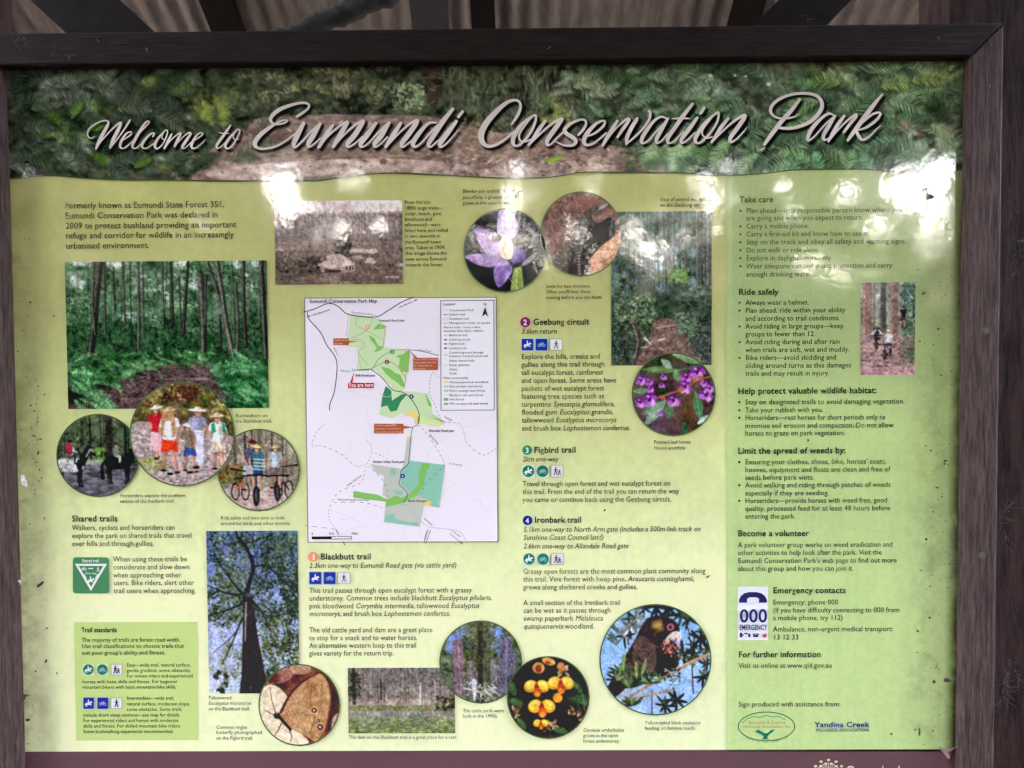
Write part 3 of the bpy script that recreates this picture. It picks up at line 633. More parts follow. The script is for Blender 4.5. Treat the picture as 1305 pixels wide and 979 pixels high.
for x, y, a_, L, c_ in ((92,152,-1.2,34,(88,128,58)),(78,160,-2.2,36,(78,118,52)),(112,168,-.6,30,(92,132,62)),(66,176,-2.6,34,(70,108,52)),(140,210,-2.4,34,(80,116,54)),(172,214,-.7,34,(86,120,58)),(70,112,-.5,52,(116,128,122)),(40,140,-.4,56,(104,120,112)),(30,166,-.3,54,(98,116,108)),(150,140,-.2,60,(108,116,104)),(200,148,.3,56,(100,110,96))): bigfern(x, y, a_, L, c_)
for x, y, a_ in ((258,128,.9),(272,122,.7),(248,136,.5),(284,134,1.25)): cv.frond(x, y, a_, 27, 9, (112, 128, 60), .5, 18, .65)
gx_ = np.interp(cv.x0+(np.arange(cv.w)+.5)/cv.sc, [0, 300, 700, 900, 1240], [1.12, 1.1, 1.2, 1.34, 1.36])[None, :, None]; cv.a = np.clip(cv.a*(1+(gx_-1)*(1-.7*m2[..., None]))+5, 0, 235)*np.array([1.05, 1.01, .93])
cv.grain(.06, 1.3)
# soft printed shadow behind the lettering is added once the letters are drawn
BANNER = cv

# ------------------------------------------------------------------ title lettering: brush strokes with changing width
TITLE = [
 (5.932, 100, 130, [
  [(128,262,5),(100,277,8),(74,258,9),(78,215,10),(120,175,10),(175,148,10),(212,143,12),(230,158,15),(215,195,24),(178,262,27),(146,330,23),(137,354,13)],
  [(138,352,8),(180,292,10),(250,215,12),(305,165,14),(325,158,13)], [(325,165,20),(300,220,28),(265,290,28),(243,348,17)],
  [(245,348,8),(290,292,10),(345,215,12),(383,155,15),(392,138,9)],
  [(318,308,8),(352,282,9),(388,258,10),(406,240,10),(392,229,10),(362,244,14),(330,292,20),(318,330,20),(330,353,12),(360,344,9),(398,312,8),(430,280,7)],
  [(412,300,8),(470,232,9),(520,178,10),(538,156,10),(528,147,10),(502,168,15),(455,242,22),(416,315,22),(412,345,14),(435,352,9),(468,328,8),(492,302,7)],
  [(566,262,12),(576,242,11),(556,240,11),(515,275,19),(485,322,21),(490,350,13),(520,350,9),(560,325,8),(592,300,7)],
  [(658,219,9),(630,247,12),(595,292,21),(580,335,20),(600,355,12),(640,320,10),(668,262,11),(676,222,10),(660,216,9),(640,242,9),(634,275,8),(656,288,7)],
  [(706,246,14),(682,296,22),(652,354,14)], [(655,350,8),(700,292,9),(758,242,11),(776,240,14),(768,258,20),(748,298,22),(730,338,16)],
  [(733,332,8),(788,272,9),(833,236,11),(852,240,14),(844,256,20),(805,312,22),(786,344,16),(802,353,10),(830,332,8),(852,308,7)],
  [(858,305,8),(892,284,9),(930,258,10),(943,244,9),(928,235,10),(900,250,13),(868,300,20),(856,335,20),(872,354,12),(905,340,9),(945,305,7),(960,288,5)],
  [(1152,178,12),(1110,240,20),(1065,302,22),(1046,336,18),(1057,353,10),(1085,335,8),(1114,306,7)], [(1065,232,5),(1100,241,10),(1142,239,5)],
  [(1202,211,9),(1160,255,15),(1125,302,21),(1112,336,19),(1132,355,12),(1170,325,10),(1205,267,11),(1222,222,10),(1205,209,9),(1180,236,9),(1172,270,8),(1190,290,6),(1214,282,5)]]),
 (4.5, 310, 120, [
  [(308,130,12),(338,112,15),(372,85,13),(378,63,12),(352,52,13),(300,58,16),(220,85,22),(172,120,22),(158,150,18),(178,173,12),(222,172,10),(252,158,9),(248,150,7),(212,158,10),(150,195,20),(95,240,25),(68,282,26),(80,307,18),(120,315,13),(190,300,12),(250,266,11),(296,230,9)],
  [(348,168,20),(315,230,31),(292,285,26),(300,306,14),(335,276,10),(395,212,11),(440,172,14)], [(442,172,18),(402,240,30),(375,285,26),(380,304,14),(410,286,10),(444,254,8)],
  [(515,180,16),(480,230,27),(437,302,20)], [(430,310,10),(490,240,11),(560,180,13),(598,162,18),(590,178,26),(556,236,28),(518,302,20)],
  [(515,308,10),(575,240,11),(640,180,13),(686,156,18),(680,172,28),(640,236,30),(600,285,26),(605,304,14),(640,286,10),(684,246,9)],
  [(762,168,18),(712,235,30),(675,285,26),(682,304,14),(715,286,10),(775,222,11),(828,172,14)], [(836,168,20),(792,240,30),(755,285,26),(760,304,14),(790,286,10),(828,248,9)],
  [(904,168,18),(865,230,27),(818,303,18)], [(818,308,10),(880,240,11),(950,176,13),(996,153,18),(990,172,28),(950,230,30),(910,285,26),(916,304,14),(945,286,10),(978,258,9)],
  [(1108,166,10),(1062,170,16),(1010,225,26),(975,280,27),(986,304,16),(1022,281,11),(1080,216,11),(1112,180,9)], [(1202,88,18),(1140,165,29),(1085,250,29),(1062,290,22),(1076,304,12),(1110,276,9),(1142,248,8)],
  [(1222,158,18),(1175,220,29),(1130,285,26),(1136,304,14),(1165,286,10),(1210,236,7),(1234,204,4)], [(1258,102,17),(1235,131,18)]]),
 (6.214, 590, 110, [
  [(383,308,8),(412,265,22),(440,218,25),(456,165,22),(444,125,20),(405,113,22),(340,137,30),(260,207,40),(187,290,48),(147,370,50),(150,435,42),(190,474,28),(250,470,22),(330,425,19),(402,363,14)],
  [(562,234,14),(500,272,19),(440,337,32),(397,420,36),(407,470,22),(452,464,18),(520,390,19),(566,302,21),(578,240,16),(552,238,14),(492,310,16),(448,380,16),(452,430,14),(490,440,14),(534,424,11)],
  [(652,278,20),(612,330,32),(557,415,28),(518,470,18)], [(520,472,12),(600,390,15),(700,302,19),(778,262,26),(770,282,34),(720,352,38),(670,425,34),(667,466,22),(697,460,14),(740,415,13),(792,368,12)],
  [(913,388,16),(950,347,22),(974,302,19),(963,271,17),(920,269,18),(850,300,24),(806,345,30),(820,378,32),(870,410,34),(893,440,30),(868,469,20),(800,470,16),(733,440,10)],
  [(978,400,12),(1040,376,17),(1103,326,19),(1124,287,16),(1104,276,17),(1050,302,24),(987,370,34),(957,430,34),(972,466,24),(1020,460,17),(1080,420,15),(1134,372,12)],
  [(1222,278,22),(1182,340,31),(1137,415,29),(1105,472,18)]]),
 (6.868, 780, 110, [
  [(-50,480,12),(0,410,14),(60,345,16),(125,292,20),(148,294,24),(132,325,28),(90,382,30),(46,448,20)], 
  [(218,284,24),(208,305,32),(165,372,36),(130,450,34),(124,508,20)], [(125,506,14),(190,452,17),(270,372,19),(324,292,23),(331,232,24),(316,219,14)],
  [(482,290,14),(432,270,18),(370,302,24),(300,390,34),(260,460,34),(263,501,22),(312,480,15),(400,382,15),(482,300,14)], [(486,288,22),(432,380,34),(390,460,34),(391,499,20),(430,482,14),(484,418,12)],
  [(702,158,26),(620,262,36),(550,362,36),(490,450,34),(489,498,22),(530,490,15),(590,432,13),(624,396,10)], [(524,287,9),(600,284,20),(680,286,7)],
  [(742,280,24),(680,367,36),(610,460,34),(609,498,20),(650,480,14),(724,408,11)], [(803,192,28),(774,238,28)],
  [(927,234,14),(870,267,19),(800,342,32),(735,440,36),(730,490,26),(770,495,19),(850,420,19),(914,322,21),(932,240,18),(904,239,14),(842,310,16),(792,380,16),(790,430,14),(830,456,14),(874,444,10)],
  [(1014,286,24),(960,352,34),(910,430,30),(868,493,20)], [(870,495,12),(960,402,15),(1060,312,19),(1150,258,28),(1152,284,36),(1100,360,38),(1035,450,36),(1036,491,22),(1080,470,15),(1140,410,11),(1178,362,6)]]),
 (6.868, 950, 100, [
  [(472,186,22),(400,282,34),(310,382,38),(220,500,36),(163,580,26)],
  [(468,312,4),(420,340,11),(350,354,16),(280,349,18),(232,320,24),(216,280,28),(242,225,28),(320,171,26),(430,139,24),(550,137,26),(628,162,30),(666,222,34),(650,290,36),(580,370,34),(480,420,30),(380,440,27),(300,436,22),(262,428,12)],
  [(114,637,5),(140,624,12),(168,608,6)],
  [(777,330,14),(722,312,20),(650,362,28),(580,440,36),(545,510,34),(549,546,20),(600,510,15),(690,410,15),(772,336,14)], [(780,332,22),(725,422,36),(680,500,34),(686,541,20),(722,528,13),(745,504,10)],
  [(860,332,24),(810,400,34),(760,480,30),(723,553,20)], [(725,552,12),(800,460,15),(890,370,18),(958,322,24),(962,338,28),(920,390,30),(856,474,22)],
  [(1194,142,14),(1120,232,36),(1040,340,42),(960,450,38),(892,544,24)], [(962,458,10),(1040,438,20),(1128,380,25),(1174,325,21),(1164,303,18),(1110,316,20),(1040,370,20),(980,430,14)],
  [(966,460,22),(986,505,30),(1022,540,24),(1080,510,17),(1140,450,12),(1178,416,6)]]),
]
tv, tfc = [], []; sid = 0
bl = np.zeros((BANNER.h, BANNER.w))
sh = Canvas(BANNER.x0, BANNER.y0, BANNER.x1, BANNER.y1, 1.0, 2)
WK = 0.98
for kz, ox, oy, strokes in TITLE:
    for st in strokes:
        q = spline(st, 7, False); pts = [((x/kz+ox), (y/kz+oy), max(w3, 3)/kz*WK) for x, y, w3 in q]
        pts = [p for i, p in enumerate(pts) if i == 0 or math.hypot(p[0]-pts[i-1][0], p[1]-pts[i-1][1]) > 0.05]
        for i in range(len(pts)-1): sh.line([pts[i][:2], pts[i+1][:2]], pts[i][2]*1.1, (255, 255, 255), pts[i+1][2]*1.1)
        sid += 1; base = len(tv); n_ = len(pts); z0 = 3*LAY+sid*0.000012
        def put(x, y, k): a_, z_ = P(x, y); tv.append((a_, -(z0+k*0.0000004), z_))
        dirs = []
        for i in range(n_):
            a_, b_ = pts[max(i-1, 0)], pts[min(i+1, n_-1)]; d = math.hypot(b_[0]-a_[0], b_[1]-a_[1])+1e-9; dirs.append(((b_[0]-a_[0])/d, (b_[1]-a_[1])/d))
        for i, (x, y, w3) in enumerate(pts):
            dx, dy = dirs[i]; put(x-dy*w3/2, y+dx*w3/2, i); put(x+dy*w3/2, y-dx*w3/2, i)
        for i in range(n_-1): tfc.append([base+2*i, base+2*i+2, base+2*i+3, base+2*i+1][::-1])
        for e, sg_ in ((0, -1), (n_-1, 1)):      # rounded ends
            x, y, w3 = pts[e]; dx, dy = dirs[e]; k0 = len(tv); c_ = [base+2*e+1, base+2*e] if sg_ < 0 else [base+2*e, base+2*e+1]
            for j in range(1, 6):
                a_ = math.pi*j/6; s_ = 1 if sg_ > 0 else -1
                put(x-dy*w3/2*s_*math.cos(a_)+dx*sg_*w3/2*math.sin(a_), y+dx*w3/2*s_*math.cos(a_)+dy*sg_*w3/2*math.sin(a_), e)
            ring_ = ([base+2*e]+list(range(k0, k0+5))+[base+2*e+1]) if sg_ > 0 else ([base+2*e+1]+list(range(k0, k0+5))+[base+2*e])
            tfc.append(ring_)
s1 = soften(np.roll(np.roll(sh.a[:, :, 0]/255, 3, 0), 3, 1), 1)
BANNER.a *= (1-0.82*np.clip(s1*1.15, 0, 1))[..., None]
dirt_edge(BANNER, 'right')
banner = canvas_mesh('banner_photograph', BANNER, sign, 3, 'fern forest and sandy track behind the white script title', bottom=[(x, y) for x, y in WAVE], exact=True)
# lettering faces the viewer
fx = []
for f in tfc:
    ar = sum(tv[f[i]][0]*tv[f[(i+1) % len(f)]][2]-tv[f[(i+1) % len(f)]][0]*tv[f[i]][2] for i in range(len(f))); fx.append(f if ar > 0 else f[::-1])
add('title_lettering', tv, fx, inkat((184, 174, 170), 150), banner, 'pale brush script reading Welcome to Eumundi Conservation Park')
wv = [p for p in WAVE if -8 < p[0] < 1229]; vs = []
for i, (x, y) in enumerate(wv):
    t = 2.3*(0.75+0.25*math.sin(x*0.05)); a_, z_ = P(x, y-0.9); b_, z2 = P(x, y-0.9+t); vs += [(a_, -4*LAY, z_), (b_, -4*LAY, z2)]
add('banner_edge_line', vs, [[2*i, 2*i+1, 2*i+3, 2*i+2] for i in range(len(wv)-1)], inkat((70, 84, 52), 220), banner)

# ------------------------------------------------------------------ the photographs printed on the sign
RIM = (88, 108, 72)
def round_photo(name, cx_, cy_, rr, ry_, paint, label, seed, layer=4, sc=1.35, wd=1.6, dap=.13):
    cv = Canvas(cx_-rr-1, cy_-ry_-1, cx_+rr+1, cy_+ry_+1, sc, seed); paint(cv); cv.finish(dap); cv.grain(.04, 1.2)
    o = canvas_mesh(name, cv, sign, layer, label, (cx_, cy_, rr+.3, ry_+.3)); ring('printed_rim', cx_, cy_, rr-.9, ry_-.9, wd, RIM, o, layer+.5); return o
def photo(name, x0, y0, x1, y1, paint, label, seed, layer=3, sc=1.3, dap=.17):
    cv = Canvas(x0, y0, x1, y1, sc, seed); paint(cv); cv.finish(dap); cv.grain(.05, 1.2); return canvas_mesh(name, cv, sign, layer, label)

def forest(c):
    c.tf(3.265, 0, 230)
    c.mottle(60, (52, 74, 54), (104, 132, 104), 1, 5, contrast=2.2)
    for x, y, rx, ry in ((800,400,60,50),(760,350,50,25),(830,450,30,40),(990,350,40,30),(1060,350,30,30),(350,345,60,12),(590,430,50,60),(700,460,40,60),(540,560,25,40),(330,420,30,40),(470,350,60,14),(1030,430,22,40)):
        for _ in range(12): c.dab(x+c.r.normal(0, rx*.5), y+c.r.normal(0, ry*.5), c.r.uniform(8, 20), c.r.uniform(5, 14), (198, 206, 204), .55, 0, 3)
    c.leaves(1500, (275, 1112, 335, 640), 8, [(70,102,72),(52,78,56),(96,128,92),(126,152,116),(44,62,46),(84,116,78)], .7, 2, clump=70)
    c.leaves(260, (500, 860, 380, 620), 7, [(140,166,128),(112,146,108),(160,180,150)], .5, 2, clump=20)
    c.stems(34, (285, 1105), (330, 690), (3, 8), [(70,74,66),(52,56,50),(92,94,86)], .03, .8)
    c.mottle(30, (40, 56, 44), (64, 88, 62), 3, 4, mask=c.pmask([(275,600),(500,580),(700,620),(900,640),(1120,600),(1120,760),(275,760)])[0]*.75)
    c.leaves(500, (275, 1112, 590, 720), 8, [(58,84,60),(44,62,48),(78,104,74),(36,50,40)], .7, 2)
    for pts, w_ in (([(428,335),(412,450),(398,580),(376,730)],30),([(400,335),(392,500),(400,640)],14),([(582,335),(582,560),(578,700)],13),([(683,335),(684,600)],9),([(720,335),(722,600)],12),([(752,400),(756,620)],8),([(790,335),(775,500),(764,640)],16),([(840,390),(848,560),(848,725)],30),([(862,400),(856,600)],12),([(868,335),(910,470),(940,600),(962,740)],18),([(908,335),(928,470),(945,600),(975,745)],22),([(1018,335),(1016,520),(1022,690)],18),([(1090,335),(1100,600),(1106,740)],26),([(985,430),(992,600),(985,720)],14),([(915,560),(918,690)],12),([(520,335),(524,600)],9),([(480,360),(484,540)],7),([(442,360),(440,640)],10)):
        g_ = c.r.uniform(.75, 1.25); c.line(pts, w_*.8, np.array((58, 57, 52))*g_, w_*1.05, .95, 4); c.line([(x-w_*.22, y) for x, y in pts], w_*.3, np.array((122, 120, 110))*g_, w_*.32, .7, 4); c.line([(x+w_*.32, y) for x, y in pts], w_*.25, (36, 38, 34), w_*.3, .6, 4)
        for i_ in range(5): (xa, ya), (xb, yb) = pts[0], pts[-1]; t_ = c.r.uniform(.05, .55); s9 = c.r.choice([-1, 1]); bx, by = xa+(xb-xa)*t_, ya+(yb-ya)*t_; c.line([(bx, by), (bx+s9*c.r.uniform(15, 40), by-c.r.uniform(10, 40)), (bx+s9*c.r.uniform(40, 80), by-c.r.uniform(20, 70))], max(w_*.16, 2.5), (70, 68, 62), 1.2, .6, 3)
    for p in ([(870,340),(895,440)],[(790,340),(740,420)],[(930,430),(900,350)],[(1016,450),(1060,380)]): c.line(p, 4, (60,60,55), 3)
    c.poly([(290,955),(290,890),(420,870),(560,800),(700,765),(800,752),(900,762),(880,790),(905,860),(940,955)], (84, 72, 72), 1, 4)
    c.mottle(8, (66,54,56), (120,102,100), 5, 3, mask=c.pmask([(290,955),(400,880),(560,805),(720,765),(880,765),(880,800),(910,860),(940,955)])[0]*.7, ax=2)
    c.dab(830, 825, 40, 5, (156,148,142), .7); c.dab(300, 900, 90, 26, (44,42,42), .8, .1, 8); c.dab(430, 850, 80, 14, (52,50,48), .7, -.3, 6)
    for i in range(140):
        t = c.r.random(); x = 285+t*600; y = c.r.uniform(715, 760)+max(0, (1-t*1.25))*c.r.uniform(0, 130)
        c.frond(x, y, c.r.choice([-2.7, -.4, .2, 2.9])+c.r.normal(0, .3), c.r.uniform(40, 90)*(1.1-t*.6), 16-9*t, np.array([(116,166,108),(92,144,90),(148,190,138),(70,116,72),(44,78,50)][c.r.integers(5)])*c.r.uniform(.75, 1.1), .6, 9, .75)
    for i in range(110):
        x = c.r.uniform(900, 1115); y = c.r.uniform(745, 945)
        if x < 880+(y-760)*.45: continue
        c.frond(x, y, c.r.choice([-2.7, -.3, 2.9, .2])+c.r.normal(0, .3), c.r.uniform(50, 110), 18, np.array([(98,154,102),(70,124,82),(128,178,130),(46,86,60)][c.r.integers(4)])*c.r.uniform(.75, 1.1), .6, 10, .8)
    for i in range(26): c.frond(c.r.uniform(285, 430), c.r.uniform(770, 930), c.r.choice([.3, .6, -.2])+c.r.normal(0, .2), c.r.uniform(60, 120), 18, np.array((122,180,126))*c.r.uniform(.6, 1.15), .5, 11, .85)
photo('forest_photograph', 85.3, 333, 341.6, 520.7, forest, 'green ferns lining a bend of the forest track', 21)

def old_town(c):
    c.tf(3.838, 330, 220)
    c.vgrad([(130,(206,188,184)),(195,(196,176,172)),(205,(128,112,112)),(330,(108,94,92)),(340,(128,112,106)),(480,(104,90,84)),(550,(112,98,92))])
    for i in range(260):
        x = c.r.uniform(70, 705); y = 200+c.r.normal(0, 6)+(12 if x < 150 else 0); c.line([(x, y), (x+c.r.normal(0, 3), y+c.r.uniform(50, 130))], c.r.uniform(2, 7), np.array([(96,82,82),(140,124,122),(74,64,64),(164,148,144)][c.r.integers(4)]), 2, .6)
    c.leaves(420, (75, 705, 205, 320), 8, [(92,80,78),(70,60,60),(132,116,112)], .6, 1.8)
    for x in (640, 652, 668, 690, 505): c.line([(x, 195), (x+2, 360)], 5, (82,72,72), 4, .8)
    for i in range(36):
        y = c.r.uniform(320, 440); x = c.r.uniform(70, 600); c.line([(x, y), (x+c.r.uniform(60, 200), y+c.r.normal(0, 5))], 2.2, [(170,152,144),(78,66,62)][c.r.integers(2)], 1.5, .55)
    c.leaves(420, (75, 705, 330, 545), 9, [(84,72,68),(62,54,50),(128,112,102),(100,86,80)], .55, 2.2)
    c.dab(400, 350, 34, 22, (56,50,48), .9); c.leaves(60, (360, 450, 330, 410), 10, [(54,48,46),(76,66,62)], .9, 1.5); c.leaves(130, (85, 300, 410, 490), 10, [(60,52,50),(84,74,68)], .8, 2)
    c.poly([(440,388),(455,372),(575,375),(585,388),(560,396)], (192,174,164)); c.poly([(445,392),(560,398),(560,408),(450,402)], (112,98,92))
    c.poly([(515,440),(540,410),(572,432),(570,446)], (186,168,158)); c.poly([(450,410),(500,405),(510,420),(470,428)], (166,148,140))
    c.poly([(285,452),(335,425),(330,405),(400,396),(440,420),(472,448),(410,462),(340,468)], (184,164,154)); c.poly([(335,425),(345,406),(400,397),(350,436)], (160,142,134))
    c.poly([(300,460),(345,470),(410,464),(468,450),(468,480),(410,492),(345,490),(302,482)], (150,134,126)); c.poly([(320,470),(400,474),(398,490),(325,488)], (60,52,50))
    for x in (425, 442, 456): c.poly(rect(x, 456, x+7, 476), (70,62,60))
    c.poly([(80,378),(100,360),(124,372),(122,382)], (186,168,160)); c.poly([(660,455),(690,440),(704,445),(704,462)], (150,134,128))
    c.mottle(7, (86,74,68), (128,112,104), 4, 3, mask=c.pmask([(75,490),(705,480),(705,550),(75,550)])[0]*.6, ax=4)
    for i in range(7): c.poly(rect(614+i*10.5, 507, 614+i*10.5+6, 514), (206,192,184))
photo('historic_town_photograph', 350.5, 256, 513.2, 362.5, old_town, 'old sepia picture of a township below a wall of forest', 22)

def orchid(c):
    c.tf(3.729, 570, 220); c.mottle(90, (24,22,30), (40,42,56), 1, 4)
    c.line([(412,265),(400,330),(360,380),(310,440)], 4, (150,140,160), 5, .8, 6); c.poly([(432,378),(410,385),(372,415),(350,442),(375,440),(410,412)], (150,148,150), .9, 4)
    c.poly([(318,455),(352,445),(364,560),(300,560),(306,500)], (142,156,88)); c.line([(330,460),(330,560)], 5, (176,186,124)); c.line([(286,490),(330,550)], 3, (205,210,190))
    def petal(pts, a, b_):
        c.poly(pts, a, 1, 6); m_, _ = c.pmask(spline(pts, 6, True)); c.mottle(26, a, b_, len(pts)+int(pts[0][0]), 3, mask=m_)
    petal([(240,290),(245,200),(268,168),(300,190),(335,240),(330,300),(290,320)], (160,136,178), (204,190,218))
    petal([(255,415),(200,400),(160,350),(132,285),(138,262),(190,275),(245,310),(262,370)], (128,98,150), (172,146,190))
    petal([(250,420),(215,448),(150,440),(100,412),(82,396),(140,385),(200,390)], (122,94,142), (168,142,182))
    petal([(285,420),(310,455),(290,500),(245,545),(222,500),(225,450),(255,420)], (112,88,142), (166,142,186))
    petal([(300,370),(350,360),(372,390),(360,420),(310,430)], (96,80,130), (140,124,170))
    c.poly([(250,320),(275,298),(305,320),(314,370),(300,412),(262,405),(245,365)], (220,196,176), 1, 6); c.poly([(262,350),(285,340),(302,365),(292,395),(270,390)], (206,170,140), 1, 5); c.dab(286, 372, 16, 24, (232,212,190), .8, .2, 4)
    c.dab(236, 312, 22, 18, (38,30,48), .95); c.line([(285,345),(300,365),(292,392),(268,388)], 3, (150,110,90), 2, .8, 4)
round_photo('orchid_photograph', 643.7, 319.5, 52.3, 53, orchid, 'mauve sun orchid flower on a dark ground', 23)

def monitor(c):
    c.tf(3.729, 570, 220); c.mottle(30, (88,62,58), (140,110,100), 1, 5, contrast=2.4); c.mottle(9, (60,44,42), (176,148,134), 2, 3, alpha=.35, ax=.35)
    for i in range(170): x = c.r.uniform(440, 640); y = c.r.uniform(95, 460); c.line([(x, y), (x+c.r.normal(8, 8), y+c.r.uniform(15, 50))], 3, [(70,50,48),(160,128,116),(108,80,74)][c.r.integers(3)], 1, .6)
    c.poly([(620,95),(720,92),(800,150),(700,220),(640,190)], (116,84,76), .8, 5)
    c.poly([(648,300),(668,230),(720,240),(770,215),(800,250),(780,320),(740,345),(690,400),(660,480),(600,490),(580,470),(610,420),(640,370)], (24,18,20), 1, 5)
    c.poly([(670,420),(730,350),(800,300),(835,270),(835,330),(790,420),(740,470),(670,495),(680,440)], (196,150,122), 1, 5)
    for i in range(90): x = c.r.uniform(680, 820); y = c.r.uniform(320, 480); c.line([(x, y), (x+c.r.uniform(10, 40), y-c.r.uniform(0, 25))], 4, [(120,80,66),(226,184,156),(158,112,92)][c.r.integers(3)], 2, .6)
    c.line([(768,148),(720,180),(670,205),(640,250),(628,300),(600,350),(560,410),(530,450)], 26, (82,74,70), 86, 1, 8); c.line([(764,150),(720,176),(672,200),(645,250),(640,300)], 9, (132,124,116), 22, .8, 8)
    c.dab(690, 190, 48, 17, (92,84,78), 1, -.5); c.dab(738, 164, 26, 9, (150,142,130), .8, -.5); c.dab(712, 172, 4, 3, (20,18,18))
    for i in range(230):
        t = c.r.random(); x = 680-t*130+c.r.normal(0, 16+14*t); y = 200+t*230+c.r.normal(0, 12); c.dab(x, y, 5, 2, [(44,38,38),(162,154,140),(62,56,54)][c.r.integers(3)], .75, c.r.normal(.6, .4))
    c.line([(600,380),(588,440),(575,495)], 12, (30,26,28), 16); c.line([(626,360),(622,420),(630,480)], 18, (78,70,66), 14)
    for y in range(380, 480, 14): c.dab(626, y, 8, 3, (166,156,140), .9)
    for i in range(50): c.dab(c.r.uniform(650, 690), c.r.uniform(440, 495), 4, 3, (200,196,190), .8)
    for i in range(40): c.dab(573+c.r.normal(0, 8), c.r.uniform(190, 320), 5, 3, (214,204,200), .7)
round_photo('lace_monitor_photograph', 740.6, 298.6, 51.6, 53.6, monitor, 'spotted lizard climbing a hollow tree trunk', 24)

def gully(c):
    c.tf(3.729, 570, 220); c.mottle(60, (62,78,64), (108,122,122), 1, 5)
    for _ in range(60): c.dab(c.r.normal(960, 90), c.r.normal(400, 70), c.r.uniform(12, 30), c.r.uniform(10, 24), (152,166,190), .4, 0, 6)
    for _ in range(18): c.dab(c.r.normal(1030, 40), c.r.normal(420, 26), c.r.uniform(12, 26), c.r.uniform(10, 18), (186,202,232), .5, 0, 6)
    c.leaves(900, (778, 1258, 190, 560), 11, [(74,96,66),(54,68,56),(98,120,84),(118,134,108),(44,54,46)], .6, 2.2, clump=60)
    c.stems(26, (780, 1258), (185, 560), (4, 13), [(72,76,72),(98,100,94),(54,58,54)], .02, .75)
    for x, w_ in ((1190,26),(1240,30),(1130,14),(1055,8),(905,8),(860,10)): c.line([(x, 185), (x+4, 620)], w_, (84,82,76), w_*1.1, .8); c.line([(x-w_*.25, 185), (x-w_*.2, 620)], w_*.2, (140,136,126), w_*.2, .7)
    c.tf(4.663, 650, 390)
    c.mottle(30, (44,52,44), (82,92,76), 4, 4, mask=c.pmask([(590,-60),(1200,-60),(1200,360),(590,360)])[0]*.75)
    c.leaves(650, (600, 1195, -120, 190), 15, [(62,78,54),(84,104,74),(44,54,42),(116,128,108),(58,70,70)], .65, 2.4, clump=40)
    c.leaves(60, (940, 1060, -220, -140), 14, [(116,142,86),(98,126,74)], .7, 1.8)
    c.poly([(855,90),(960,80),(1040,180),(1100,260),(1110,360),(740,360),(790,260),(830,180)], (112,92,86), 1, 5); c.mottle(16, (88,72,68), (146,122,112), 6, 4, mask=c.pmask([(855,90),(960,80),(1040,180),(1100,260),(1110,360),(740,360),(790,260),(830,180)])[0]*.8)
    for a in (([(870,130),(1000,110)],5),([(880,205),(925,192)],12),([(890,250),(915,262)],8),([(800,190),(840,230)],10),([(760,250),(830,240)],6)): c.line(a[0], a[1], (196,182,170), a[1]*.5)
    for i in range(420): x = c.r.choice([c.r.uniform(600, 790), c.r.uniform(1060, 1195)]); y = c.r.uniform(100, 352); c.line([(x, y), (x+c.r.normal(0, 22), y+c.r.normal(0, 20))], 4.5, [(128,118,124),(74,66,70),(168,158,160),(52,48,50),(96,104,84)][c.r.integers(5)], 1.5, .7)
    c.line([(720,80),(765,160),(770,230),(740,345)], 26, (78,66,62), 20, 1, 5); c.line([(730,110),(758,200),(742,300)], 7, (150,136,128), 5, .8, 4)
    c.leaves(150, (620, 860, -60, 100), 12, [(120,140,104),(92,118,74),(150,160,140)], .7, 2.4); c.leaves(110, (980, 1100, 40, 180), 14, [(86,104,84),(112,130,110)], .7, 3)
photo('wet_gully_photograph', 778.8, 269.8, 906.6, 465.6, gully, 'shaded creek gully with fallen branches', 25)

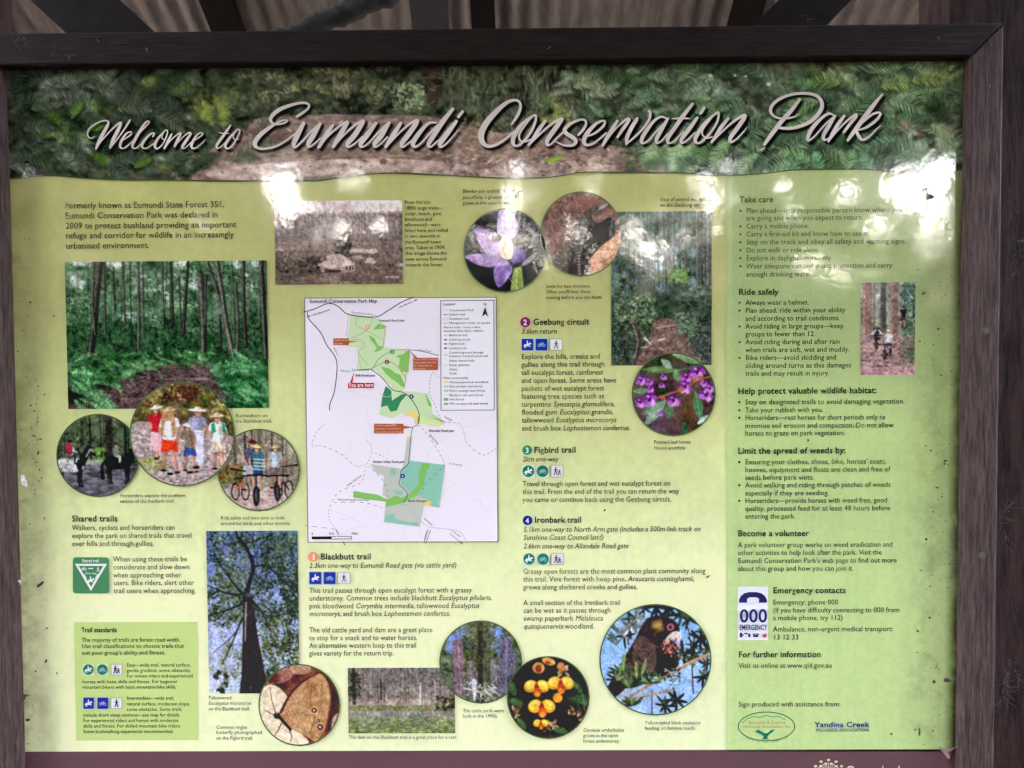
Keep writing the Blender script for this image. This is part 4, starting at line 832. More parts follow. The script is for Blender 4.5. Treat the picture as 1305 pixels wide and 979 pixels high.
def hovea(c):
    c.tf(4.663, 650, 390); c.mottle(110, (72,56,60), (118,100,92), 1, 4); c.dab(860, 330, 140, 70, (52,66,46), .8, 0, 30); c.dab(1150, 330, 90, 50, (44,44,42), .8, 0, 30); c.dab(850, 700, 120, 60, (92,72,88), .8, 0, 30); c.dab(1060, 620, 50, 110, (104,84,62), .7, 0, 25)
    def leaf(a, b_, w_, col, hi):
        (x0, y0), (x1, y1) = a, b_; dx, dy = x1-x0, y1-y0; L = math.hypot(dx, dy); nx, ny = -dy/L*w_, dx/L*w_
        c.poly([a, (x0+dx*.3+nx*.8, y0+dy*.3+ny*.8), (x0+dx*.6+nx, y0+dy*.6+ny), b_, (x0+dx*.6-nx, y0+dy*.6-ny), (x0+dx*.3-nx*.8, y0+dy*.3-ny*.8)], col, .97, 5); c.line([a, b_], 4, hi, 2, .8)
    for a in (((960,285),(1170,340),26,(118,148,108),(160,184,140)),((780,375),(1010,385),20,(104,128,84),(140,160,110)),((1000,380),(1200,350),16,(70,92,62),(110,130,96)),((900,320),(960,372),22,(150,168,150),(180,194,176)),((980,380),(1000,450),22,(112,146,104),(150,176,140)),((728,505),(830,500),18,(110,138,104),(150,170,140)),((925,560),(800,705),28,(134,162,138),(176,196,176)),((925,560),(790,640),24,(112,142,116),(170,190,170)),((955,570),(935,670),26,(88,122,92),(130,156,130)),((1100,510),(1132,675),27,(84,126,92),(166,196,160)),((1180,650),(1112,700),16,(170,188,176),(200,212,200)),((870,500),(960,530),24,(52,72,56),(70,92,70)),((1030,690),(1045,760),20,(58,92,70),(84,116,90))): leaf(*a)
    c.line([(880,545),(950,520),(1010,500),(1050,480),(1120,440),(1190,420)], 9, (176,112,84), 6, 1, 5)
    def flower(x, y, s_, seed):
        r = np.random.default_rng(seed)
        for k in range(9):
            a_ = k*2.4+r.random(); col = [(148,84,158),(176,112,184),(112,56,124),(196,144,204),(130,66,140)][k % 5]; c.dab(x+math.cos(a_)*s_*.55, y+math.sin(a_)*s_*.5, s_*r.uniform(.4, .62), s_*r.uniform(.28, .4), col, .95, a_+.5)
        c.dab(x, y, s_*.25, s_*.3, (86,38,92), .9); c.dab(x-s_*.2, y-s_*.4, s_*.2, s_*.12, (220,186,226), .8, .4)
    for i, (x, y, s_) in enumerate(((830,555,46),(775,570,34),(970,560,40),(1050,425,40),(1110,395,46),(1040,480,42),(1165,530,44),(1185,490,32),(780,440,34),(828,450,26),(835,490,26),(912,420,22),(900,470,20),(895,635,18),(1150,460,24))): flower(x, y, s_, i)
    for x, y in ((905,545),(1010,495),(1090,440),(1130,430)): c.dab(x, y, 20, 13, (170,104,72), .9, .4)
round_photo('hovea_photograph', 858.2, 502.6, 52.6, 52.4, hovea, 'purple pea flowers and slender leaves', 26)

def person(c, x, y, h, top, bottom, hat, skin=(206,160,138), hatw=.13, legs=None, legw=.07, dress=False, arms=True):
    """small printed figure caught mid-stride: x centre, y feet, h height"""
    r = c.r; hd = h*.062; tl_ = r.normal(0, .018)*h; st = r.uniform(.02, .06)*h*r.choice([-1, 1]); ny = y-h*.855; skin = np.array(skin, float); sx = x+tl_
    lg = np.array(legs if legs is not None else skin, float)
    for s_, up, k in ((-1, .03, .8), (1, 0, 1.0)):
        kx = x+s_*h*.045+st*s_*.5; fx_ = x+s_*h*.04+st*s_*1.2
        c.line([(x+s_*h*.04, y-h*.47), (kx, y-h*.25-up*h), (fx_, y-h*(.03+up))], h*legw*1.35, lg*k, h*legw*.75, 1, 3); c.line([(x+s_*h*.06, y-h*.45), (kx+h*.02, y-h*.25), (fx_+h*.015, y-h*.05)], h*legw*.4, lg*k*.75, h*legw*.25, .6); c.dab(fx_+st*.2, y-h*(.01+up), h*.048, h*.02, (60,48,48))
    if dress: pts = [(x-h*.085, y-h*.56), (x+h*.085, y-h*.56), (x+h*.12+st*.4, y-h*.16), (x+h*.03, y-h*.14), (x-h*.115+st*.4, y-h*.17)]
    else: pts = [(x-h*.095, y-h*.55), (x+h*.095, y-h*.55), (x+h*.115+st*.4, y-h*.31), (x+h*.02, y-h*.34), (x-.01*h, y-h*.33), (x-h*.115-st*.3, y-h*.3)]
    c.poly(pts, bottom)
    for i in range(5): xx_ = x+r.uniform(-.08, .08)*h; c.line([(xx_, y-h*.52), (xx_+r.normal(0, .02)*h, y-h*(.2 if dress else .36))], h*.018, np.array(bottom, float)*r.choice([.72, 1.12]), h*.008, .55)
    tor = [(sx-h*.105, y-h*.785), (sx-h*.04, y-h*.835), (sx+h*.04, y-h*.835), (sx+h*.105, y-h*.78), (x+h*.085, y-h*.62), (x+h*.095, y-h*.5), (x-h*.09, y-h*.5), (x-h*.082, y-h*.63)]
    c.poly(tor, top, 1, 3); c.poly([(sx+h*.03, y-h*.82), (sx+h*.105, y-h*.78), (x+h*.09, y-h*.5), (x+h*.03, y-h*.5)], np.array(top, float)*.72, .6, 3)
    for i in range(5): yy_ = y-h*r.uniform(.53, .75); c.line([(x-h*.07, yy_), (x+h*.06, yy_+r.normal(0, .03)*h)], h*.014, np.array(top, float)*r.choice([.75, 1.12]), h*.006, .5)
    if arms:
        for s_ in (-1, 1):
            ex = sx+s_*h*r.uniform(.13, .165); hx_ = sx+s_*h*r.uniform(.06, .15); hy_ = y-h*r.uniform(.44, .56)
            c.line([(sx+s_*h*.1, y-h*.77), (ex, y-h*.63), (hx_, hy_)], h*.052, skin*(.95 if s_ < 0 else .8), h*.032, 1, 4); c.line([(sx+s_*h*.1, y-h*.78), (sx+s_*h*.125, y-h*.7)], h*.064, np.array(top, float)*.92, h*.056)
    hx = sx+tl_*.5; hair = np.array([(74,52,44),(128,92,64),(60,46,42)][r.integers(3)])
    c.line([(sx, y-h*.87), (sx, y-h*.81)], h*.045, skin*.78); c.dab(hx, ny-hd*.35, hd*.92, hd*1.0, hair, .95); c.dab(hx+r.normal(0, .1)*hd, ny-hd*.32, hd*.7, hd*.9, skin)
    c.dab(hx, ny-hd*.62, hd*.66, hd*.28, skin*.55, .8); c.dab(hx-hd*.28, ny-hd*.5, hd*.12, hd*.1, (50,36,34), .8); c.dab(hx+hd*.28, ny-hd*.5, hd*.12, hd*.1, (50,36,34), .8); c.dab(hx, ny+hd*.12, hd*.25, hd*.08, (150,84,80), .8); c.dab(hx+hd*.42, ny-hd*.2, hd*.25, hd*.55, skin*.75, .6)
    a_ = r.normal(0, .14); c.dab(hx, ny-hd*1.02, h*hatw*.5, h*.021, np.array(hat, float)*.62, .9, a_); c.dab(hx, ny-hd*1.12, h*hatw*.52, h*.021, hat, 1, a_); c.poly([(hx-hd*.85, ny-hd*1.1), (hx-hd*.7, ny-hd*1.75), (hx, ny-hd*1.95), (hx+hd*.7, ny-hd*1.75), (hx+hd*.85, ny-hd*1.1)], hat, 1, 3); c.dab(hx+hd*.4, ny-hd*1.45, hd*.4, hd*.35, np.array(hat, float)*.78, .7)

def walkers(c):
    c.tf(3.838, 50, 470); c.mottle(30, (74,66,56), (122,108,88), 1, 5)
    c.leaves(420, (445, 960, 65, 330), 13, [(128,130,70),(96,84,60),(60,54,44),(150,150,92),(110,70,60),(80,90,54)], .8, 2.5, clump=30)
    for i in range(40): c.frond(c.r.uniform(480, 930), c.r.uniform(80, 220), c.r.choice([.3, 2.8, .8, 2.3]), c.r.uniform(40, 80), 20, np.array([(166,168,98),(134,138,72),(176,150,110)][c.r.integers(3)])*c.r.uniform(.7, 1.1), .5, 9, .7)
    c.leaves(90, (640, 780, 90, 160), 10, [(108,62,56),(78,46,44)], .8, 3)
    c.poly([(445,300),(560,260),(960,340),(960,600),(445,600)], (178,160,158), .85, 4); c.mottle(9, (122,104,102), (218,204,204), 3, 4, mask=c.pmask([(445,290),(960,340),(960,600),(445,600)])[0]*.75, ax=1.8)
    c.leaves(420, (450, 950, 310, 570), 5, [(90,74,72),(212,200,198),(140,122,116)], .6, 2.2)
    for i in range(18): c.frond(c.r.uniform(460, 600), c.r.uniform(430, 490), c.r.choice([.2, 2.9, -.4]), 50, 14, np.array((172,184,98))*c.r.uniform(.8, 1.1), .4, 9, .8)
    person(c, 578, 440, 270, (188,62,70), (226,178,184), (236,222,216), dress=True, hatw=.22)
    person(c, 638, 508, 330, (236,226,226), (208,78,58), (206,162,128), hatw=.2, legw=.075)
    c.poly([(606,220),(630,212),(662,222),(672,310),(655,330),(650,260),(618,262),(612,320),(598,310)], (176,140,104), .9, 3)
    person(c, 768, 480, 300, (160,160,186), (206,202,220), (240,228,220), hatw=.3, legs=(206,202,220), legw=.1, dress=False)
    c.poly([(742,300),(806,300),(802,474),(776,474),(772,380),(765,470),(745,470)], (210,206,222))
    person(c, 737, 505, 246, (134,118,104), (74,92,142), (232,228,228), hatw=.17)
    person(c, 876, 500, 290, (236,232,230), (206,190,168), (226,200,166), hatw=.22); c.poly([(842,275),(860,258),(866,310),(846,320)], (70,150,116)); c.poly([(896,262),(914,280),(912,318),(896,308)], (70,150,116))
    for x, y in ((640,512),(736,505),(766,482)): c.dab(x, y, 16, 7, (44,38,40))
round_photo('bushwalker_photograph', 232.9, 553.1, 66.2, 66, walkers, 'family in sun hats walking on a leafy track', 27, 5)

def horse(c, x, y, s_, body, dark, flip=1, grey=False):
    f = flip; X = lambda u: x+u*s_*f; Y_ = lambda v: y+v*s_
    for u, v in ((-.52, .1), (-.4, .12), (.34, .1), (.46, .1)): c.line([(X(u), Y_(v)), (X(u-.03), Y_(.55)), (X(u+.01), Y_(.98))], .17*s_, dark, .07*s_, 1, 3); c.dab(X(u+.02), Y_(1.0), .07*s_, .045*s_, (30,28,28))
    c.poly([(X(-.7), Y_(-.12)), (X(-.45), Y_(-.3)), (X(0), Y_(-.24)), (X(.42), Y_(-.28)), (X(.58), Y_(.0)), (X(.48), Y_(.26)), (X(0), Y_(.34)), (X(-.5), Y_(.28)), (X(-.7), Y_(.12))], body, 1, 6)
    c.poly([(X(.36), Y_(-.22)), (X(.62), Y_(-.66)), (X(.78), Y_(-.84)), (X(.92), Y_(-.72)), (X(1.16), Y_(-.46)), (X(1.1), Y_(-.36)), (X(.9), Y_(-.46)), (X(.74), Y_(-.2)), (X(.58), Y_(.1))], dark, 1, 5)
    c.poly([(X(.78), Y_(-.82)), (X(.8), Y_(-.98)), (X(.87), Y_(-.82))], dark)
    c.line([(X(-.68), Y_(-.1)), (X(-.84), Y_(.2)), (X(-.8), Y_(.75))], .1*s_, dark, .2*s_, 1, 4)
    c.line([(X(.4), Y_(-.28)), (X(.74), Y_(-.84))], .09*s_, np.array(dark)*.7, .06*s_)
def rider(c, x, y, s_, coat, trousers, helm):
    c.line([(x-.02*s_, y-.1*s_), (x+.24*s_, y+.02*s_), (x+.22*s_, y+.4*s_)], .2*s_, trousers, .1*s_); c.dab(x+.27*s_, y+.44*s_, .1*s_, .05*s_, (36,32,32))
    c.poly([(x-.18*s_, y-.08*s_), (x-.2*s_, y-.5*s_), (x-.02*s_, y-.64*s_), (x+.12*s_, y-.52*s_), (x+.12*s_, y-.06*s_)], coat, 1, 3); c.line([(x+.04*s_, y-.5*s_), (x+.22*s_, y-.26*s_), (x+.36*s_, y-.2*s_)], .11*s_, coat, .07*s_)
    c.dab(x+.01*s_, y-.74*s_, .1*s_, .12*s_, (188,150,132)); c.dab(x, y-.82*s_, .13*s_, .1*s_, helm)
def horses(c):
    c.tf(3.838, 50, 470); c.mottle(26, (58,66,56), (110,122,96), 1, 5)
    c.leaves(420, (88, 495, 222, 470), 9, [(84,100,72),(58,68,54),(116,130,92),(140,150,116),(44,50,44)], .7, 2.2, clump=30); c.stems(16, (95, 490), (222, 470), (5, 14), [(70,70,64),(92,90,84),(48,50,46)], .02, .85); c.line([(345,222),(348,470)], 34, (66,64,60), 40); c.leaves(60, (225, 330, 390, 470), 11, [(126,160,88),(104,140,78)], .7, 2)
    c.poly([(80,470),(240,448),(310,462),(500,470),(500,640),(80,640)], (98,94,100)); c.mottle(10, (66,63,69), (138,134,142), 3, 4, mask=c.pmask([(80,462),(500,468),(500,640),(80,640)])[0]*.85, ax=3); c.dab(250, 458, 60, 12, (190,188,190), .7, 0, 5); c.dab(380, 575, 100, 10, (92,88,94), .7, 0, 5); c.dab(200, 585, 80, 9, (96,92,98), .7, 0, 5)
    horse(c, 160, 468, 105, (214,211,214), (58,54,56)); c.line([(232,430),(252,395),(268,405)], 5, (196,192,196), 4); c.leaves(50, (100, 190, 430, 500), 7, [(190,186,188),(120,116,118)], .5, 1.6)
    c.poly([(190,440),(215,450),(212,500),(195,505),(182,470)], (50,46,48)); rider(c, 158, 425, 86, (196,196,206), (54,52,64), (48,40,44)); c.poly([(136,372),(160,362),(168,412),(140,418)], (136,60,70), 1, 3)
    horse(c, 392, 458, 100, (52,46,48), (42,36,38)); rider(c, 378, 430, 76, (120,120,118), (196,190,180), (62,56,58))
round_photo('horserider_photograph', 125.7, 580.3, 52.4, 52.2, horses, 'two riders on a grey and a black horse', 28)

def bike(c, x, y, s_, col, front=True):
    if front:
        c.dab(x, y, s_*.2, s_*.62, (44,40,42)); c.dab(x, y, s_*.09, s_*.45, (96,90,90)); c.line([(x, y-s_*.55), (x, y-s_*1.2)], s_*.12, col); c.line([(x-s_*.75, y-s_*1.15), (x, y-s_*1.22), (x+s_*.75, y-s_*1.15)], s_*.09, (40,38,42))
    else:
        for u in (-.7, .7): c.dab(x+u*s_*.5, y, s_*.3, s_*.6, (50,44,46)); c.dab(x+u*s_*.5, y, s_*.22, s_*.5, (170,156,146))
        c.line([(x-s_*.35, y), (x, y-s_*.5), (x+s_*.35, y)], s_*.1, col); c.line([(x-s_*.4, y-s_*.9), (x+s_*.4, y-s_*.95)], s_*.09, (46,44,48))
def bikers(c):
    c.tf(3.838, 50, 470); c.mottle(30, (118,106,96), (168,160,146), 1, 5); c.leaves(260, (875, 1275, 300, 470), 8, [(140,146,120),(96,96,84),(180,176,160),(118,124,92)], .7, 2.2); c.stems(22, (880, 1275), (290, 560), (5, 16), [(96,84,78),(126,116,106),(74,66,62)], .02, .85)
    c.leaves(130, (880, 1000, 470, 560), 12, [(150,110,78),(108,120,70),(90,76,56)], .8, 2.5); c.poly([(870,590),(1280,570),(1280,700),(870,700)], (186,164,158)); c.mottle(9, (150,126,120), (212,194,190), 4, 4, mask=c.pmask([(870,585),(1280,570),(1280,700),(870,700)])[0]*.8, ax=3)
    bike(c, 985, 600, 70, (190,92,70), False); bike(c, 1195, 590, 74, (60,60,70), False)
    person(c, 1030, 600, 260, (92,88,108), (170,168,178), (104,52,56), hatw=.16); person(c, 1158, 590, 222, (188,196,208), (128,112,110), (210,204,150), hatw=.17)
    person(c, 1072, 600, 236, (86,128,142), (62,88,116), (216,214,150), hatw=.17)
    for k in range(4): c.line([(1050,442+k*16),(1104,446+k*16)], 5, (214,222,224), 5, .8)
    c.line([(1110,380),(1132,352)], 9, (206,160,138), 6); bike(c, 1062, 620, 84, (52,88,112), True); bike(c, 1165, 606, 70, (70,66,74), True)
    c.line([(950,492),(1010,500)], 7, (44,42,46)); c.line([(1190,480),(1260,470)], 6, (60,56,60))
    for x in (945, 1258): c.dab(x, 488 if x < 1000 else 472, 9, 6, (40,38,40))
round_photo('cyclist_photograph', 330.1, 598.8, 51.8, 51.6, bikers, 'three helmeted cyclists on mountain bikes looking up', 29)

def tallowwood(c):
    c.tf(3.068, 240, 660); c.vgrad([(50,(98,112,168)),(250,(132,144,190)),(450,(164,174,206)),(700,(190,196,212))])
    def clumps(n_, box, cols, L=.75): c.leaves(n_, box, 6, cols, L, 2.2, clump=max(6, n_//22))
    clumps(2300, (74, 436, 55, 400), [(98,112,92),(70,84,66),(124,136,116),(56,66,52),(142,150,134)]); clumps(800, (290, 436, 60, 620), [(78,92,66),(104,116,84),(58,70,50)]); clumps(900, (280, 436, 380, 660), [(96,104,66),(74,84,54),(122,126,84)]); clumps(800, (74, 220, 200, 430), [(92,106,84),(118,130,106)]); clumps(420, (84, 230, 440, 660), [(120,122,96),(90,96,74),(150,150,124)], .6); clumps(150, (74, 165, 580, 690), [(46,54,40),(62,70,52)], .9)
    clumps(1300, (74, 436, 60, 420), [(62,76,60),(48,58,46),(80,94,76)], .8); clumps(700, (250, 436, 120, 640), [(56,68,48),(44,54,38),(72,84,58)], .8)
    for p, w0, w1 in (([(222,320),(246,240),(258,190),(235,120),(200,75),(195,50)],20,7),([(205,300),(150,292),(110,275),(78,262)],9,4),([(210,335),(150,360),(78,382)],10,4),([(213,390),(190,440),(165,500),(130,570)],8,3),([(215,295),(170,240),(130,180),(105,130)],8,3),([(250,190),(310,190),(370,240),(420,290)],6,3),([(250,320),(290,370),(320,440)],9,3),([(232,100),(300,80),(345,60)],5,2),([(245,240),(270,140),(330,60)],5,2),([(190,440),(150,480),(100,520)],5,2),([(150,360),(110,400)],4,2)):
        c.line(p, w0, (52,46,52), w1, 1, 6)
    c.poly([(196,688),(206,600),(214,450),(217,330),(222,300),(250,300),(255,330),(270,450),(290,570),(312,688)], (62,52,56), 1); c.mottle(11, (44,36,40), (84,72,76), 4, 3, mask=c.pmask([(196,688),(206,600),(217,330),(253,320),(270,450),(312,688)])[0]*.8, ax=.5)
    c.line([(228,330),(224,420),(222,480)], 9, (150,138,136), 5, .8, 4); c.dab(238, 300, 14, 10, (108,96,98), .8)
photo('tallowwood_photograph', 265, 676.4, 381, 883.5, tallowwood, 'tall rough-barked gum tree seen from below', 30)

def butterfly(c):
    c.tf(3.068, 240, 660); c.mottle(60, (70,42,40), (150,104,88), 1, 4); c.poly([(300,620),(330,590),(360,575),(420,600),(380,640),(310,650)], (176,130,118), .8, 4); c.poly([(400,570),(470,572),(480,600),(420,610)], (196,160,132), .8, 4); c.poly([(270,690),(330,650),(390,700),(400,800),(470,870),(420,890),(330,890),(275,800)], (232,212,184), 1, 5)
    c.dab(330, 620, 34, 24, (84,48,46), .8, .4, 8); c.poly([(545,640),(600,690),(600,790),(560,860),(540,800)], (84,50,46), .9, 3); c.dab(575, 700, 18, 12, (60,36,40), .8)
    pts = [(362,760),(370,735),(400,690),(450,640),(510,607),(545,640),(556,700),(545,770),(530,830),(505,872),(460,850),(410,825),(372,800)]
    c.poly(pts, (182,142,104), 1, 5); m_, _ = c.pmask(spline(pts, 5, True)); c.mottle(40, (164,122,88), (206,168,128), 3, 4, mask=m_); c.mottle(6, (150,110,80), (214,178,140), 4, 3, mask=m_*.4, ax=.5)
    c.line([(362,758),(400,690),(450,640),(512,606)], 11, (96,54,50), 5, 1, 6); c.line([(505,872),(530,830),(548,760),(556,700),(546,640)], 7, (150,106,84), 5, .9, 5); c.line([(486,660),(478,720),(494,780),(470,845)], 5, (140,96,72), 4, .8, 6); c.line([(525,640),(520,720),(500,800),(486,850)], 4, (150,108,84), 3, .7, 6)
    for x, y, r_ in ((493,750,15),(515,815,17),(508,790,9)): c.dab(x, y, r_, r_, (212,172,126)); c.dab(x, y, r_*.72, r_*.72, (92,62,58)); c.dab(x-1, y, r_*.3, r_*.3, (206,196,200))
    c.line([(348,765),(400,825)], 15, (70,46,46), 9); c.dab(348, 770, 13, 13, (40,30,32)); c.dab(346, 760, 5, 5, (190,170,150)); c.line([(345,765),(330,715),(322,660)], 3, (70,52,50), 2, 1, 4); c.line([(342,770),(300,750)], 3, (70,52,50), 2); c.line([(365,800),(350,830),(335,850)], 4, (60,42,42), 2); c.line([(395,825),(405,850),(398,870)], 4, (60,42,42), 2)
    c.poly([(565,780),(600,760),(600,840),(560,845)], (226,196,176), .8, 3)
round_photo('butterfly_photograph', 381.8, 897.9, 51.2, 51.4, butterfly, 'brown ringlet butterfly with eye spots', 31)

def dam(c):
    c.tf(3.955, 430, 780); c.vgrad([(280,(120,112,110)),(420,(146,132,126)),(460,(170,150,140)),(475,(128,128,98)),(500,(146,142,130)),(612,(120,122,100))])
    c.stems(100, (55, 595), (280, 460), (2, 5), [(104,98,94),(178,170,168),(126,118,114),(84,80,76)], .02, .6); c.leaves(420, (55, 595, 280, 430), 8, [(104,104,90),(130,124,112),(84,82,74),(152,146,136)], .55, 2)
    c.line([(85,285),(88,455)], 16, (66,60,58), 18); c.line([(222,340),(222,440)], 8, (66,60,58)); c.line([(418,360),(418,460)], 10, (196,188,186)); c.leaves(80, (55, 120, 300, 420), 9, [(74,76,62),(58,60,50)], .8, 2)
    c.leaves(160, (55, 595, 438, 472), 6, [(172,150,128),(146,122,108),(190,170,150)], .7, 4, ang=0, spread=.3); c.leaves(160, (55, 595, 468, 496), 7, [(112,120,78),(134,136,98),(92,102,66)], .8, 3, ang=0, spread=.3); c.leaves(70, (500, 595, 430, 490), 9, [(84,86,64),(60,60,48)], .8, 2)
    for i in range(100): x = c.r.uniform(60, 590); c.line([(x, 500), (x+c.r.normal(0, 2), c.r.uniform(520, 570))], c.r.uniform(2, 6), [(176,164,170),(112,104,104),(150,142,142)][c.r.integers(3)], 1, .5)
    for i in range(330): y = c.r.uniform(520, 610)**1.0; c.dab(c.r.uniform(55, 595), y, 5+(y-520)*.11, 2+(y-520)*.02, [(112,134,72),(140,158,98),(88,110,60),(164,176,124)][c.r.integers(4)], .8, c.r.normal(0, .1))
photo('dam_photograph', 443.9, 850.8, 579.9, 934.2, dam, 'lily-covered dam edged by pale trees', 32)

def cattle_yard(c):
    c.tf(3.955, 430, 780); c.mottle(40, (70,78,62), (128,136,112), 1, 5)
    for _ in range(40): c.dab(c.r.choice([c.r.normal(600, 30), c.r.normal(800, 22)]), c.r.normal(120, 50), 20, 16, (128,148,212), .6, 0, 5)
    c.leaves(760, (517, 930, 43, 330), 9, [(84,92,66),(60,66,50),(112,116,86),(136,138,112)], .7, 2, clump=50); c.line([(722,60),(720,240),(722,450)], 22, (72,64,58), 30); c.leaves(200, (640, 800, 60, 260), 9, [(84,84,60),(104,100,74)], .7, 2.5)
    def post(x0, y0, w_, y1, lean, col):
        c.poly([(x0-w_*.4, y0+8), (x0, y0), (x0+w_*.45, y0+6), (x0+w_*.5+lean, y1), (x0-w_*.5+lean, y1)], col); m_, _ = c.pmask([(x0-w_*.4, y0+8), (x0, y0), (x0+w_*.45, y0+6), (x0+w_*.5+lean, y1), (x0-w_*.5+lean, y1)])
        c.mottle(10, np.array(col)*.68, np.minimum(np.array(col)*1.35, 255), int(x0), 4, mask=m_*.9, ax=.3); c.line([(x0+w_*.1, y0+8), (x0+w_*.12+lean, y1)], w_*.1, np.minimum(np.array(col)*1.4, 255), w_*.1, .6)
    post(605,135,58,425,12,(124,106,112)); post(848,125,66,410,-8,(106,100,116)); post(670,240,38,410,4,(120,112,112)); post(788,234,34,390,2,(126,120,124)); post(888,190,28,380,0,(104,100,110)); post(756,270,16,380,0,(96,92,90)); post(700,290,18,380,0,(110,104,100))
    c.leaves(200, (620, 800, 350, 455), 9, [(206,202,206),(84,80,72),(150,144,140),(110,116,80)], .8, 3); c.line([(690,345),(690,440)], 26, (214,210,214), 10, .9)
    for p in (((760,370),(820,420)),((740,390),(800,440)),((640,380),(720,400))): c.line(p, 9, (190,182,182), 6)
round_photo('cattle_yard_photograph', 612.6, 843.2, 51.9, 52.1, cattle_yard, 'weathered stockyard posts in the bush', 33)

def pea_flower(c):
    c.tf(3.955, 430, 780); c.mottle(50, (26,26,22), (52,52,42), 1, 4)
    for i in range(26): a = (c.r.uniform(860, 1270), c.r.uniform(230, 630)); c.line([a, (a[0]+c.r.normal(0, 40), a[1]+c.r.uniform(20, 80))], 4, [(120,122,96),(84,90,70),(156,150,130)][c.r.integers(3)], 2, .7)
    for x, y, a_, r_ in ((882,380,1.2,44),(1195,430,.4,52),(1210,380,.9,40),(900,450,.3,40),(1120,590,.3,40),(930,560,.9,36),(1240,440,1.4,36)): c.dab(x, y, r_, r_*.45, (76,98,70), .95, a_); c.line([(x-r_*math.cos(a_)*.8, y-r_*math.sin(a_)*.8), (x+r_*math.cos(a_)*.8, y+r_*math.sin(a_)*.8)], 3, (130,150,120), 2, .7)
    for x, y in ((900,510),(1140,280),(1180,490),(1220,520),(1060,610),(1100,560),(905,480),(1130,300)):
        for k in range(8): c.dab(x+c.r.normal(0, 14), y+c.r.normal(0, 14), 13, 6, [(176,142,110),(96,66,54),(214,188,150),(124,92,70)][c.r.integers(4)], .85, c.r.uniform(0, 3))
    def fl(x, y, s_, up=0):
        c.dab(x+s_*.2, y+s_*.5, s_*1.1, s_*.5, (20,18,16), .6, .2, 6)
        for sd in (-1, 1):
            c.dab(x+sd*s_*.5, y-s_*.1, s_*.58, s_*.5, (214,158,48), 1, sd*.5); c.dab(x+sd*s_*.55, y-s_*.2, s_*.46, s_*.36, (244,204,92), .95, sd*.5); c.dab(x+sd*s_*.62, y-s_*.28, s_*.24, s_*.15, (250,222,136), .6, sd*.5); [c.line([(x+sd*s_*.12, y), (x+sd*s_*(.5+.5*math.cos(t9)), y-s_*(.1+.45*math.sin(t9)))], 2, (206,120,50), 1, .5) for t9 in (-.5, -.1, .3, .7)]
        c.dab(x, y+s_*.05, s_*.2, s_*.42, (160,64,44)); c.dab(x+s_*.06, y+s_*.42, s_*.34, s_*.4, (196,92,48), 1, .3); c.dab(x+s_*.05, y+s_*.55, s_*.2, s_*.22, (232,160,70), .9)
    [c.line([(q9[0]+c.r.normal(0, 30), q9[1]+c.r.normal(0, 20)), (q9[0], q9[1])], 2.5, (176,92,48), 1.2, .5) for q9 in ((1005,378),(1125,362),(1030,478)) for _ in range(6)]; fl(1005,378,60); fl(1125,362,62); fl(1030,478,64); fl(1025,560,36); c.dab(1015, 280, 30, 28, (206,152,96)); c.dab(1015, 285, 16, 20, (140,74,52)); c.dab(1065, 248, 34, 18, (222,166,104), 1, .3); c.dab(1060, 255, 14, 10, (170,76,56)); c.dab(1110, 430, 24, 24, (224,150,66)); c.dab(1128, 275, 20, 22, (180,124,84))
round_photo('pea_flower_photograph', 698.5, 888.2, 51.9, 51.9, pea_flower, 'orange and yellow bush pea flowers', 34, 5)

